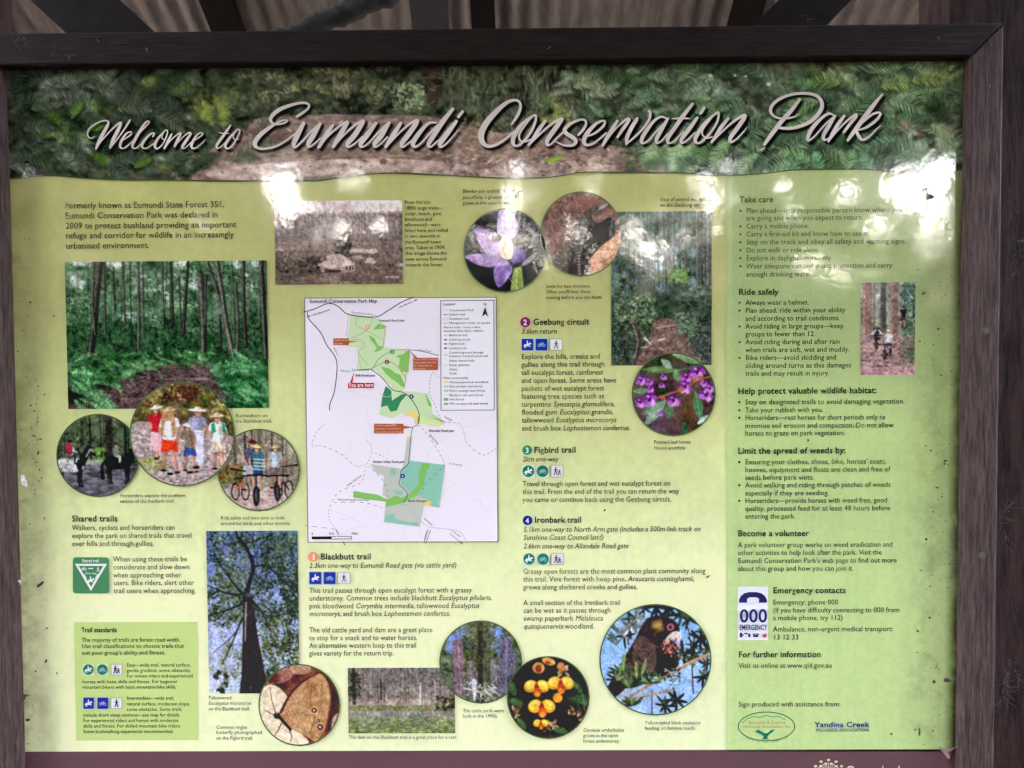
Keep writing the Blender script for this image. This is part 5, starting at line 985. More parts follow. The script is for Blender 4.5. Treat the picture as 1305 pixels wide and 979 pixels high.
def cockatoo(c):
    c.tf(4.662, 720, 750); c.vgrad([(90,(142,178,226)),(420,(158,192,234)),(750,(166,190,230))])
    def lf(x, y, a_, L, w_, col): c.dab(x+math.cos(a_)*L*.5, y+math.sin(a_)*L*.5, L*.5, w_, col, .97, a_); c.line([(x, y), (x+math.cos(a_)*L*.9, y+math.sin(a_)*L*.9)], 2.5, np.minimum(np.array(col)*1.35, 255), 1.5, .7)
    def whorl(x, y, L, n_, cols, a0=0, sp=6.28):
        for k in range(n_): lf(x, y, a0+sp*k/n_+c.r.normal(0, .15), L*c.r.uniform(.7, 1.15), L*.105, np.array(cols[c.r.integers(len(cols))])*c.r.uniform(.85, 1.15))
    DG = [(52,62,50),(74,86,66),(38,46,40)]; MG = [(92,108,78),(116,132,94),(74,88,64)]; GR = [(150,152,150),(118,124,116),(188,188,190)]
    for x, y, L in ((540,110,80),(620,120,90),(470,120,60),(590,160,70),(690,150,80),(730,180,70),(800,300,80),(830,260,70),(840,360,70),(700,380,90),(760,400,80),(820,520,70),(660,660,80),(590,690,70),(840,440,50),(760,330,50)): whorl(x, y, L, 8, DG)
    for x, y, L in ((380,230,90),(420,180,80),(350,280,70)): whorl(x, y, L, 8, GR+DG)
    for x, y in ((310,300),(320,250),(300,320)): lf(x, y, -2.6, 60, 8, (70,84,74)); lf(x, y+10, -2.2, 70, 9, (96,108,100))
    for p in ([(375,330),(385,230),(440,130)],[(760,620),(740,300),(710,180)],[(850,560),(800,300)],[(515,745),(515,600)]): c.line(p, 8, (92,72,64), 5, 1, 4)
    body = [(250,590),(300,500),(350,410),(410,310),(450,230),(480,185),(520,165),(580,165),(640,185),(672,220),(676,260),(640,300),(640,340),(665,380),(672,450),(620,500),(540,520),(430,520),(330,620),(270,640)]
    c.poly(body, (66,54,54), 1, 5); m_, _ = c.pmask(spline(body, 5, True)); c.mottle(36, (50,40,42), (98,82,78), 3, 4, mask=m_)
    c.poly([(430,290),(490,290),(535,350),(535,460),(490,500),(430,470),(400,400)], (112,96,90), .7, 5)
    for i in range(70): x = c.r.uniform(370, 520); y = c.r.uniform(280, 500); c.line([(x, y), (x+22, y+26)], 3, [(142,124,116),(46,36,38)][c.r.integers(2)], 2, .6)
    c.poly([(560,300),(640,330),(640,500),(550,500)], (38,30,32), .8, 4)
    c.dab(548, 220, 30, 27, (170,138,84), .85, .2, 14); c.dab(545, 215, 18, 15, (196,164,104), .6, 0, 9); c.dab(625, 228, 20, 20, (206,124,142)); c.dab(625, 228, 12, 12, (44,26,32)); c.dab(629, 224, 3, 3, (230,220,226))
    c.poly([(615,275),(645,255),(675,255),(688,285),(672,320),(650,300),(625,310),(600,330),(596,300)], (214,196,188), 1, 5); c.line([(620,300),(640,320),(660,300)], 7, (92,62,60), 6)
    for i in range(90): c.dab(615+c.r.normal(0, 34), 350+c.r.normal(0, 26), 7, 4, [(182,96,84),(136,70,64),(216,140,120),(96,60,56),(230,190,170)][c.r.integers(5)], .85, c.r.uniform(0, 3))
    c.line([(865,390),(800,410),(700,460),(600,520),(480,580),(340,670)], 26, (168,134,112), 16, 1, 5); c.line([(860,386),(700,452),(600,510)], 6, (206,176,150), 4, .8, 4); c.line([(640,600),(500,630),(400,655),(340,675)], 14, (178,146,118), 12, 1, 4); c.line([(400,590),(310,645)], 9, (190,160,132), 8)
    for x, y, L, n_ in ((335,500,78,7),(440,535,74,6),(390,585,90,8),(500,560,84,6),(310,540,70,6),(560,540,56,4),(400,690,80,7)): whorl(x, y, L, n_, MG+[(60,70,54)], -3.0, 3.1)
    for x, y, a_ in ((345,420,-1.5),(425,470,-1.6),(455,450,-1.3)): lf(x, y+60, a_, 100, 11, (134,152,104))
    c.leaves(60, (590, 680, 470, 570), 10, [(70,84,60),(186,196,214),(44,50,44)], .8, 2)
round_photo('cockatoo_photograph', 835, 840.3, 70.6, 70.2, cockatoo, 'black cockatoo eating in a banksia', 35)

def family_ride(c):
    c.tf(3.304, 910, 220); c.mottle(40, (118,120,112), (168,170,162), 1, 4); c.leaves(240, (615, 848, 462, 700), 9, [(104,118,104),(84,94,84),(150,156,144),(124,136,120)], .6, 2)
    for x, w_, col in ((642,38,(136,112,104)),(756,30,(132,108,100)),(710,22,(90,84,80)),(672,8,(120,108,100)),(800,7,(110,100,94))): c.line([(x, 462), (x+2, 690)], w_, col, w_*1.12); c.line([(x-w_*.3, 462), (x-w_*.3, 690)], w_*.18, np.array(col)*1.25, w_*.2, .7)
    c.leaves(150, (788, 848, 465, 690), 10, [(74,96,84),(58,78,70),(96,116,104)], .8, 1.8); c.poly([(612,690),(700,670),(848,690),(848,855),(612,855)], (152,126,122), .95); c.mottle(8, (112,88,86), (196,168,166), 3, 4, mask=c.pmask([(612,688),(848,688),(848,855),(612,855)])[0]*.85, ax=2); c.leaves(100, (790, 848, 640, 800), 9, [(88,104,84),(116,128,104)], .7, 2)
    c.mottle(10, (176,128,140), (206,160,168), 5, 3, mask=c.pmask([(612,820),(848,815),(848,855),(612,855)])[0]*.6)
    person(c, 793, 655, 96, (40,36,42), (70,66,74), (48,44,48), hatw=.1); person(c, 686, 740, 108, (60,62,70), (74,70,78), (214,206,150), hatw=.14); c.line([(664,680),(680,662)], 6, (190,196,200)); c.line([(706,680),(692,662)], 6, (190,196,200)); bike(c, 684, 725, 34, (70,66,72))
    person(c, 735, 770, 112, (206,208,222), (90,84,110), (226,216,160), hatw=.14); bike(c, 718, 765, 36, (60,60,74)); bike(c, 742, 752, 24, (80,70,80))
photo('family_ride_photograph', 1096.4, 360, 1165.6, 477.8, family_ride, 'helmeted riders cycling between tall trunks', 36)

# ------------------------------------------------------------------ lettering: glyphs of Blender's own built-in font, set line by line
_g = {}
def glyph(ch, bold, res):
    k = (ch, bold, res)
    if k in _g: return _g[k]
    def mesh_of(txt):
        cu = bpy.data.curves.new('t', 'FONT'); cu.body = txt; cu.size = 1.0; cu.resolution_u = res; cu.fill_mode = 'FRONT'; cu.offset = bold
        o = bpy.data.objects.new('t', cu); me = bpy.data.meshes.new_from_object(o); bpy.data.objects.remove(o); bpy.data.curves.remove(cu)
        v = np.array([q.co[:2] for q in me.vertices]).reshape(-1, 2); f = [list(p.vertices) for p in me.polygons]; bpy.data.meshes.remove(me); return v, f
    v, f = (np.zeros((0, 2)), []) if ch == ' ' else mesh_of(ch)
    bar = _g.setdefault(('bar', bold, res), mesh_of('|')[0][:, 0].max()); adv = mesh_of(ch+'|')[0][:, 0].max()-bar
    _g[k] = (v, f, adv); return _g[k]
CAPH = 0.73
def set_runs(runs, cap, res=2, track=0.0):
    """runs: [(text, style)], style letters b / i; returns verts in units of px with the pen at 0,0 and natural width"""
    s_ = cap/CAPH; V, F, pen, n_ = [], [], 0.0, 0
    for txt, st in runs:
        bold = 0.018 if 'b' in st else 0.0
        for ch in txt:
            v, f, adv = glyph(ch, bold if ch != 'g' else 0.0, 4 if (bold > .01 and ch == 'g') else res)
            if len(v):
                q = v.copy(); q[:, 0] += pen
                if 'i' in st: q[:, 0] += 0.2*q[:, 1]
                V.append(q*s_); F += [[i+n_ for i in p] for p in f]; n_ += len(v)
            pen += adv+track+(0.02 if bold > .01 else 0)
    return (np.concatenate(V) if V else np.zeros((0, 2))), F, pen*s_
def parse(t, st=''):                          # *italic* marks inside a line
    out = []
    for i, p in enumerate(t.split('*')):
        if p: out.append((p, (st+'i') if (i % 2) != ('i' in st and '*' in t) and 'i' not in st else (st if i % 2 == 0 else st+'i')))
    return out
def text_block(name, lines, cap, parent, layer=5, st='', col=(62, 66, 42), label=None, res=2, ang=0.0, bullets=(), fit=True):
    """lines: (text, x0, baseline, x1) in photograph pixels, all set in one mesh that lies on the sign"""
    V, F, n_ = [], [], 0
    for t, x0, yb, x1 in lines:
        v, f, wd = set_runs(parse(t, st), cap, res)
        (xa, za), (xe, ze) = P(x0, yb), P(x1 if x1 else x0+wd, yb); k = (P(x0+100, yb)[0]-xa)/100.0
        sx = (xe-xa)/max(v[:, 0].max(), 1e-6) if (fit and x1) else k
        ca, sa = math.cos(ang), math.sin(ang); X = v[:, 0]*sx; Z = v[:, 1]*k
        V.append(np.stack([xa+X*ca-Z*sa, np.full(len(v), -layer*LAY), za+X*sa+Z*ca], 1)); F += [[i+n_ for i in p] for p in f]; n_ += len(v)
    for bx_, by_, br in bullets:
        q = [P(*p) for p in circ(bx_, by_, br, br, 12)]; V.append(np.array([(a, -layer*LAY, z) for a, z in q])[::-1]); F.append(list(range(n_, n_+12))); n_ += 12
    V = np.concatenate(V)
    fx = []
    for p in F:
        ar = sum(V[p[i]][0]*V[p[(i+1) % len(p)]][2]-V[p[(i+1) % len(p)]][0]*V[p[i]][2] for i in range(len(p))); fx.append(p if ar > 0 else p[::-1])
    ym = float(np.mean([l_[2] for l_ in lines])); return add(name, V, fx, inkat(col, ym) if isinstance(col, tuple) else col, parent, label)
INK_M = (46, 50, 30); INK_S = (56, 68, 38)
def para(lines, x0, cap, parent=sign, name='paragraph', st='', label=None, col=None, bullets=False, first=None):
    L, B = [], []
    for l_ in lines:
        t, yb, x1 = l_[0], l_[1], l_[2]; xx_ = l_[3] if len(l_) > 3 else x0
        if t.startswith('- '): t = t[2:]; B.append((x0-7.3, yb-cap*.42, 1.35))
        L.append((t, xx_, yb, x1))
    return text_block(name, L, cap, parent, st=st, col=col or INK_M, label=label, bullets=B)
def head(t, x0, yb, x1, cap=8.0, parent=sign, col=None): return text_block('heading', [(t, x0, yb, x1)], cap, parent, st='b', col=col or INK_M, label='heading reading '+t, res=3)
def cap_(lines, x0, parent=sign, cap=4.7): return para(lines, x0, cap, parent, 'caption', label='small caption: '+lines[0][0].replace('*', ''))

para([('Formerly known as Eumundi State Forest 351,',266.1,286.4,83.3),('Eumundi Conservation Park was declared in',279,278,83.6),('2009 to protect bushland providing an important',291.9,301.7,84.2),('refuge and corridor for wildlife in an increasingly',304.4,298.6,84.5),('urbanised environment.',317.3,190.8,84.8)], 83.3, 8.2, label='introduction paragraph in larger type')
cap_([('Bushwalkers on',531.8,341.3),('the Blackbutt trail.',538.8,347)], 300.9)
cap_([('Horseriders explore the southern',633.6,236.6),('section of the Ironbark trail.',640.7,223)], 153.7)
cap_([('Ride safely and take time to look',662,363.4),('around for birds and other animals.',669,370.5)], 281.9)
head('Shared trails', 92.6, 664.4, 150.6)
para([('Walkers, cyclists and horseriders can',675.5,223.1),('explore the park on shared trails that travel',685.6,244.7),('over hills and through gullies.',695.7,196.8)], 92.6, 6.9)
para([('When using these trails be',715.4,239,144.9),('considerate and slow down',725.5,242.1,145),('when approaching other',735.7,231.4,145.2),('users. Bike riders, alert other',745.5,247.8,145.5),('trail users when approaching.',755.6,250,145.8)], 145, 6.9)
cap_([('From the late',260.4,548.3,515.8),('1800s large trees\u2014',267.7,564.8),('cedar, beech, pine,',275,563.7),('blackbutt and',282,550.7),('tallowwood\u2014were',289,561.4),('felled here and milled',296.3,571),('in two sawmills in',303.4,561.1),('the Eumundi town',310.9,561.9),('area. Taken in 1909,',318,567.6),('this image shows the',325.3,569.5,517),('view across Eumundi',332.6,569.2,517),('towards the forest.',339.9,564.5,517)], 516.3)
cap_([('Slender sun orchid *Thelymitra*',246.3,665.2,589.6),('*pauciflora*, a ground orchid,',254,659.8),('grows in the open forest.',261.3,650.5)], 589.7)
cap_([('Look for lace monitors.',367.2,752.4),("Often you'll hear them",374.2,751.8),('moving before you see them.',381.4,767.6)], 696)
cap_([('One of several wet gullies',256.7,906),('on the Geebung circuit.',264,899.9)], 840.9)
cap_([('Pointed-leaf hovea',565.4,879.5),('*Hovea acutifolia*',572.7,873)], 832.7)
cap_([('Yellow-tailed black cockatoo',922.5,892.2),('feeding on banksia seeds.',929.3,886.2)], 821.5)
cap_([('*Daviesia umbellulata*',931.9,795.1),('grows in the open',938.8,787.1),('forest understorey.',945.8,789.3)], 743)
cap_([('The cattle yards were',907.2,641.9),('built in the 1990s.',914,634.3)], 590)
cap_([('The dam on the Blackbutt trail is a great place for a rest.',941,582.5)], 444.7)
cap_([('Tallowwood',890.8,295.4),('*Eucalyptus microcorys*',897.6,320.8),('on the Blackbutt trail.',904.8,319.2)], 266.1)
cap_([('Common ringlet',928.3,315.6),('butterfly photographed',934.8,334.2),('on the Figbird trail.',942,322.8)], 276.2)
head('Geebung circuit', 679.4, 414.2, 750.8); para([('3.6km return',425.6,709.6)], 664.2, 7, name='distance_note', st='i')
para([('Explore the hills, creeks and',457.8,764.1),('gullies along this trail through',467.8,770.1),('tall eucalypt forest, rainforest',478.1,768.4),('and open forest. Some areas have',488.2,785.1),('pockets of wet eucalypt forest',498.3,769.7),('featuring tree species such as',508.4,769.5),('turpentine *Syncarpia glomulifera*,',518.5,783),('flooded gum *Eucalyptus grandis*,',528.5,780.8,665),('tallowwood *Eucalyptus microcorys*',538.6,785.5,665),('and brush box *Lophostemon confertus.*',548.9,802.3,665)], 664.4, 7)
head('Figbird trail', 680.5, 577, 733.4); para([('2km one-way',588.2,712.1)], 665.9, 7, name='distance_note', st='i')
para([('Travel through open forest and wet eucalypt forest on',619.6,853.6),('this trail. From the end of the trail you can return the way',629.6,865),('you came or continue back using the Geebung circuit.',639.7,854.7)], 665.9, 7)
head('Ironbark trail', 681.3, 666, 740.5); para([('5.1km one-way to North Arm gate (includes a 500m link track on',677.7,892.4),('Sunshine Coast Council land)',687.8,768.7),('2.6km one-way to Allandale Road gate',698.9,801)], 666.7, 7, name='distance_note', st='i')
para([('Grassy open forests are the most common plant community along',731,898.5),('this trail. Vine forest with hoop pine, *Araucaria cunninghamii,*',740.9,883.9),('grows along sheltered creeks and gullies.',751,811.9)], 666.7, 7)
para([('A small section of the Ironbark trail',770.9,789.9),('can be wet as it passes through',780.7,777.7),('swamp paperbark *Melaleuca*',790.8,768.1),('*quinquenervia* woodland.',800.9,757)], 667, 7)
head('Blackbutt trail', 408.9, 712.7, 472.7); para([('2.3km one-way to Eumundi Road gate (via cattle yard)',723.6,581.6)], 394.4, 7, name='distance_note', st='i')
para([('This trail passes through open eucalypt forest with a grassy',755.3,601.3),('understorey. Common trees include blackbutt *Eucalyptus pilularis,*',765.1,626.7),('pink bloodwood *Corymbia intermedia*, tallowwood *Eucalyptus*',775.1,611.1),('*microcorys*, and brush box *Lophostemon confertus.*',784.9,573.8)], 394.4, 7)
para([('The old cattle yard and dam are a great place',805.6,551.3),('to stop for a snack and to water horses.',815.6,531.8),('An alternative western loop to this trail',825.3,530.4),('gives variety for the return trip.',835.1,501.8)], 394.4, 7)
# sidebar
SB = side
head('Take care', 941.8, 258.4, 984.8, parent=SB, col=(66, 78, 44))
para([('- Plan ahead\u2014let a responsible person know where you',272,1149.1),('are going and when you expect to return.',281.4,1099.2),('- Carry a mobile phone.',291.7,1030.2),('- Carry a first-aid kit and know how to use it.',301.8,1106),('- Stay on the track and obey all safety and warning signs.',312,1153.6),('- Do not walk or ride alone.',322.3,1043.5),('- Explore in daylight hours only.',332.3,1059.8),('- Wear adequate sun and insect protection and carry',342.6,1136.4),('enough drinking water.',352.9,1035)], 950.4, 6.8, SB, 'bullet_list', col=INK_S)
head('Ride safely', 940.9, 375.9, 992, parent=SB, col=INK_S)
para([('- Always wear a helmet.',388.9,1030.2),('- Plan ahead, ride within your ability',398.9,1076.5),('and according to trail conditions.',409.2,1069.5),('- Avoid riding in large groups\u2014keep',419.2,1074.3),('groups to fewer than 12.',429.1,1038),('- Avoid riding during and after rain',439.1,1069.5),('when trails are soft, wet and muddy.',449.1,1081.6),('- Bike riders\u2014avoid skidding and',459.1,1064.7),('sliding around turns as this damages',469.1,1084),('trails and may result in injury.',479.1,1056.2)], 949.4, 6.9, SB, 'bullet_list', col=INK_S)
head('Help protect valuable wildlife habitat:', 939.9, 502, 1116.1, parent=SB, col=INK_S)
para([('- Stay on designated trails to avoid damaging vegetation.',515.5,1151.7),('- Take your rubbish with you.',525.7,1048),('- Horseriders\u2014rest horses for short periods only to',535.4,1127.4),('minimise soil erosion and compaction. Do not allow',545.6,1137.9),('horses to graze on park vegetation.',555.2,1076.1)], 949, 6.9, SB, 'bullet_list', col=INK_S)
head('Limit the spread of weeds by:', 939.9, 578.1, 1076.7, parent=SB, col=INK_S)
para([("- Ensuring your clothes, shoes, bike, horses' coats,",591.7,1128.6),('hooves, equipment and floats are clean and free of',601.6,1134),('seeds before park visits.',611.5,1036.7),('- Avoid walking and riding through patches of weeds',621.2,1134),('especially if they are seeding.',631.4,1055.4),('- Horseriders\u2014provide horses with weed-free, good',641,1129.7),('quality, processed feed for at least 48 hours before',651,1133.5),('entering the park.',660.9,1012.7)], 949, 6.9, SB, 'bullet_list', col=INK_S)
head('Become a volunteer', 939.9, 683.2, 1030.6, parent=SB, col=INK_S)
para([('A park volunteer group works on weed eradication and',697.3,1136.3),('other activities to help look after the park. Visit the',707.2,1122.8),("Eumundi Conservation Park's web page to find out more",717.4,1142),('about this group and how you can join it.',727.4,1086.9)], 939.9, 6.9, SB, col=INK_S)
head('Emergency contacts', 984.5, 755.7, 1077.1, parent=SB, col=INK_S)
para([('Emergency: phone 000',770.3,1067.3),('(If you have difficulty connecting to 000 from',780.3,1145.1),('a mobile phone, try 112)',790.1,1073.1),('Ambulance, non-urgent medical transport:',804.4,1136.9),('13 12 33',814.7,1016.8)], 984.5, 6.9, SB, col=INK_S)
head('For further information', 940.6, 837.2, 1045.1, parent=SB, col=INK_S); para([('Visit us online at www.qld.gov.au',850.7,1058.9)], 940.6, 6.9, SB, col=INK_S)
para([('Sign produced with assistance from:',899.9,1070.2)], 940.6, 6.7, SB, col=INK_S)

# ------------------------------------------------------------------ numbered trail badges and user symbols
for n_, x, y, r_, c_, cn in (('1',399.3,709.6,6.4,(244,160,118),(255,226,206)),('2',669.5,410.8,6.5,(142,52,112),(240,226,236)),('3',671.8,573.6,6.1,(64,142,112),(236,246,236)),('4',672.3,663.1,6.1,(42,62,142),(236,238,250))):
    o = flat('trail_badge', circ(x, y, r_), c_, sign, 4, 'round badge with numeral '+n_); text_block('numeral', [(n_, x-2.6, y+3.6, x+1.9)], 7.2, o, 5.5, 'b', cn)
def horse_glyph(x, y, s_):                     # rider on horse, centre x,y, s_ = half width
    H = [(-.78,.12),(-.62,-.12),(-.2,-.1),(.2,-.12),(.42,-.4),(.58,-.46),(.62,-.58),(.68,-.46),(.92,-.14),(.82,-.02),(.6,-.12),(.46,.14),(.44,.3),(.72,.34),(.66,.62),(.56,.62),(.58,.44),(.3,.42),(-.24,.36),(-.36,.5),(-.3,.84),(-.44,.84),(-.54,.44),(-.6,.36),(-.62,.84),(-.74,.84),(-.76,.4),(-.9,.46),(-.94,.3)]
    Rr = [(-.16,-.12),(-.22,-.46),(-.1,-.66),(.06,-.62),(.14,-.36),(.36,-.26),(.34,-.16),(.1,-.2),(.1,-.1),(.26,.1),(.2,.36),(.08,.36),(.1,.14)]
    return [[(x+a*s_, y+b_*s_) for a, b_ in H], [(x+a*s_, y+b_*s_) for a, b_ in Rr], circ(x-.02*s_, y-.8*s_, .15*s_, None, 12)]
def arc_band(x, y, r_, w_, n_=22): return [[(x+(r_)*math.cos(6.2832*i/n_), y+r_*math.sin(6.2832*i/n_)), (x+r_*math.cos(6.2832*(i+1)/n_), y+r_*math.sin(6.2832*(i+1)/n_)), (x+(r_-w_)*math.cos(6.2832*(i+1)/n_), y+(r_-w_)*math.sin(6.2832*(i+1)/n_)), (x+(r_-w_)*math.cos(6.2832*i/n_), y+(r_-w_)*math.sin(6.2832*i/n_))] for i in range(n_)]
def bike_glyph(x, y, s_):
    o = arc_band(x-.5*s_, y+.18*s_, .38*s_, .1*s_, 14)+arc_band(x+.5*s_, y+.18*s_, .38*s_, .1*s_, 14)
    for a in ((-.5,.18,-.2,-.3),(-.2,-.3,.32,-.3),(-.2,-.3,.02,.18),(.02,.18,.34,-.3),(-.5,.18,.02,.18),(.5,.18,.28,-.48),(.2,-.5,.42,-.5),(-.32,-.38,-.12,-.38)): o.append(seg(x+a[0]*s_, y+a[1]*s_, x+a[2]*s_, y+a[3]*s_, .1*s_))
    return o
def walk_glyph(x, y, s_, two=False):
    def one(x, y, s_):
        o = [circ(x+.02*s_, y-.72*s_, .15*s_, None, 12), [(x-.1*s_, y-.54*s_), (x+.14*s_, y-.52*s_), (x+.12*s_, y+.06*s_), (x-.16*s_, y+.06*s_)]]
        for a in ((-.04,.02,-.36,.82,.17),(.02,.02,.2,.4,.17),(.2,.36,.3,.84,.15),(.08,-.46,.38,-.08,.12),(-.06,-.46,-.32,-.1,.12),(.4,-.16,.5,.8,.06)): o.append(seg(x+a[0]*s_, y+a[1]*s_, x+a[2]*s_, y+a[3]*s_, a[4]*s_))
        return o
    return one(x-.3*s_, y, s_)+one(x+.42*s_, y+.24*s_, s_*.68) if two else one(x, y, s_)
def icons(xs, y0, y1, easy, parent):
    h = y1-y0; cy_ = (y0+y1)/2
    for k, (xa, xb) in enumerate(xs):
        cx_ = (xa+xb)/2; s_ = h*.36
        if k < 2:
            if easy:
                o = flats('trail_symbol', [(rrect(xa, y0, xb, y1, 2), (206, 224, 206)), (circ(cx_, cy_, h*.47), (42, 126, 102))], parent, 4, 'green round '+('horse riding' if k == 0 else 'cycling')+' symbol')
            else:
                o = flats('trail_symbol', [(rrect(xa-1, y0-1, xb+1, y1+1, 2), (176, 198, 214)), (rrect(xa, y0, xb, y1, 1.2), (40, 66, 158))], parent, 4, 'blue square '+('horse riding' if k == 0 else 'cycling')+' symbol')
            flats('pictogram', [(p, (226, 236, 240) if k == 0 else (170, 200, 220)) for p in (horse_glyph(cx_, cy_, s_) if k == 0 else bike_glyph(cx_, cy_, s_))], o, 4.6)
        else:
            o = flats('trail_symbol', [(rrect(xa, y0, xb, y1, 2), (150, 156, 138)), (rrect(xa+.7, y0+.7, xb-.7, y1-.7, 1.6), (226, 222, 224))], parent, 4, 'white square walking symbol')
            flats('pictogram', [(p, (66, 60, 72)) for p in walk_glyph(cx_, cy_, s_*1.12, easy)], o, 4.6)
icons([(664.8,679.6),(682.6,697.5),(700.6,716.8)], 431.8, 446.8, False, sign)
icons([(665.4,681.3),(683.4,699.4),(702,718.2)], 592.5, 608.4, True, sign)
icons([(666.2,682.1),(684,699.9),(702.3,718.8)], 704.5, 719.9, True, sign)
icons([(394.7,409.8),(412.9,427.8),(430.4,446.7)], 728.9, 744, False, sign)
# give-way triangle
sg = flat('shared_trail_symbol', rrect(93.6, 710, 139.6, 756, 4), (84, 136, 96), sign, 4, 'green square symbol with white give way triangle')
tri = [(96.3,718.2),(137.3,718.2),(116.8,753)]; inn = [(101.2,721),(132.4,721),(116.8,747.5)]
flats('pictogram', [([tri[0], tri[1], inn[1], inn[0]], (232, 240, 228)), ([tri[1], tri[2], inn[2], inn[1]], (232, 240, 228)), ([tri[2], tri[0], inn[0], inn[2]], (232, 240, 228))]+[(p, (226, 236, 224)) for p in bike_glyph(107.8, 724.6, 4.4)+walk_glyph(126, 725, 3.8)+horse_glyph(116.8, 739, 5.6)]+[(seg(114, 724, 120, 724, 1.3), (226, 236, 224)), (seg(108, 731, 111.5, 737, 1.3), (226, 236, 224)), (seg(126, 731, 122.5, 737, 1.3), (226, 236, 224))], sg, 4.6)
text_block('symbol_lettering', [('Shared trail', 105.5, 716.2, 126.8)], 4.2, sg, 5.5, 'b', (230, 240, 228)); text_block('symbol_lettering', [('Give way', 110, 731.4, 124)], 2.8, sg, 5.5, 'b', (210, 228, 206))
# trail standards box
box = flat('standards_box', [(94.8,792.9),(251.8,792.3),(253,943.0),(97.6,943.6)], (196, 216, 138), sign, 2, 'pale green box of trail standards')
head('Trail standards', 104.7, 805.3, 149.6, 6.3, box)
para([('The majority of trails are forest road width.',817.7,230.4),('Use trail classifications to choose trails that',825.6,235.2),("suit your group's ability and fitness.",833.9,211.4)], 105.1, 5.7, box)
para([('Easy\u2014wide trail, natural surface,',849.1,243.7,162.3),('gentle gradient, some obstacles.',856,243.7,162.3),('For novice riders and experienced',863,246.3,162.3),('horses with basic skills and fitness. For beginner',870.3,226.9),('mountain bikers with basic mountain-bike skills.',877.2,225.3)], 105.9, 4.7, box)
para([('Intermediate\u2014wide trail,',891.2,222.5,162.3),('natural surface, moderate slope,',898.5,242.5,162.3),('some obstacles. Some trails',905.4,232,162.3),('include short steep sections\u2014see map for details.',912.7,230.4),('For experienced riders and horses with moderate',919.7,227.9),('skills and fitness. For skilled mountain bike riders.',926.7,231),('Some bushwalking experience recommended.',933.6,221.5)], 106.9, 4.7, box)
icons([(106.2,120.6),(124,138.4),(142,156.6)], 845.7, 860.1, True, box); icons([(106.9,120.5),(124.9,138.6),(141.7,156.6)], 888.6, 902.9, False, box)
# emergency call panel
em = flat('emergency_panel', rect(939.8, 747.5, 978.5, 815.5), (230, 230, 240), side, 3, 'white emergency phone panel')
NAVY = (52, 46, 104)
ha = [(941.5,767.8),(941.5,764),(943.5,759.6),(948,755.8),(954,754.2),(964,754.2),(970,755.8),(974.8,759.6),(977,764),(977,767.8),(966.8,767.8),(966.8,762.6),(963.5,761),(955,761),(951.8,762.6),(951.8,767.8)]
flats('handset_emblem', [(ha, NAVY)], em, 4); text_block('emergency_lettering', [('000', 942.2, 792.6, 977)], 17.5, em, 4.5, 'b', NAVY, res=4, label='bold navy 000'); text_block('emergency_lettering', [('EMERGENCY', 942, 802.4, 977.2)], 7, em, 4.5, 'b', NAVY, label='navy word EMERGENCY')
flats('service_emblems', [(rect(942.4,806,945.5,812), (70,64,96)), (circ(946, 809, 1.4, None, 10), (84,78,110)), (rect(948.2,806.2,952.5,808), (64,60,92)), (rect(953,807,956,811.6), (80,74,104)), ([(958.5,807),(967,807),(965.5,811.6),(960,811.6)], (44,50,92)), (rect(960.5,808,965,809.2), (150,160,190)), (circ(974, 809.4, 2.9, None, 14), (196,90,84)), (circ(973.4, 807.6, 1.2, None, 10), (228,180,160))], em, 4)
# supporters' marks
oval = ring('supporter_emblem', 976.5, 925.4, 35.2, 17.6, 1.3, (70, 124, 84), side, 3); oval['label'] = 'green oval emblem with bird and orange lettering'
flats('emblem_bird', [([(961.5,932),(966,929.3),(971,932.2),(975,934.4),(978,933.6),(982,930),(987.5,929.2),(984,932.6),(979.5,936),(977,939.6),(980,942),(973,941.6),(970.5,942),(973.6,938.4),(970.6,936)], (54,128,104))], oval, 3.6)
flats('emblem_hills', [(s_, (96,150,104)) for s_ in path([(945,921.6),(952,915.5),(960,912.8),(968,914),(976,911.4),(984,913.4),(992,912.6),(1000,917)], .9)], oval, 3.6)
text_block('emblem_lettering', [('Eumundi & District', 953.6, 922.3, 1000.7)], 4.4, oval, 4, '', (176,132,66)); text_block('emblem_lettering', [('Historical Association Inc', 945.7, 927.2, 1006.7)], 4.2, oval, 4, '', (176,132,66))
s_ = 'Serving the Community'; 
for i, ch in enumerate(s_):
    if ch == ' ': continue
    t = -1+2*i/(len(s_)-1); xx_ = 976.8+26.5*t; yb = 946.4-5.6*t*t
    if i == 0: acc = []
    acc.append((ch, xx_-.9, yb, None, -math.atan(-2*5.6*t/26.5)))
V, F, n_ = [], [], 0
for ch, xx_, yb, _, a_ in acc:
    v, f, wd = set_runs([(ch, 'i')], 3.6); xa, za = P(xx_, yb); k = (P(xx_+100, yb)[0]-xa)/100; ca, sa = math.cos(a_), math.sin(a_)
    V.append(np.stack([xa+k*(v[:, 0]*.82*ca-v[:, 1]*sa), np.full(len(v), -4*LAY), za+k*(v[:, 0]*.82*sa+v[:, 1]*ca)], 1)); F += [[q+n_ for q in p] for p in f]; n_ += len(v)
add('emblem_lettering', np.concatenate(V), F, inkat((96,140,104), 945), oval, 'curved green motto under the emblem')
text_block('supporter_lettering', [('Yandina Creek', 1037.7, 926.3, 1107.8)], 7.2, side, 4, 'b', (34, 62, 138), 'bold blue supporter name', 3); text_block('supporter_lettering', [('PROGRESS ASSOCIATION', 1039.5, 931.9, 1106.5)], 4.2, side, 4, 'b', (92, 128, 136), 'small grey-blue line under the supporter name')
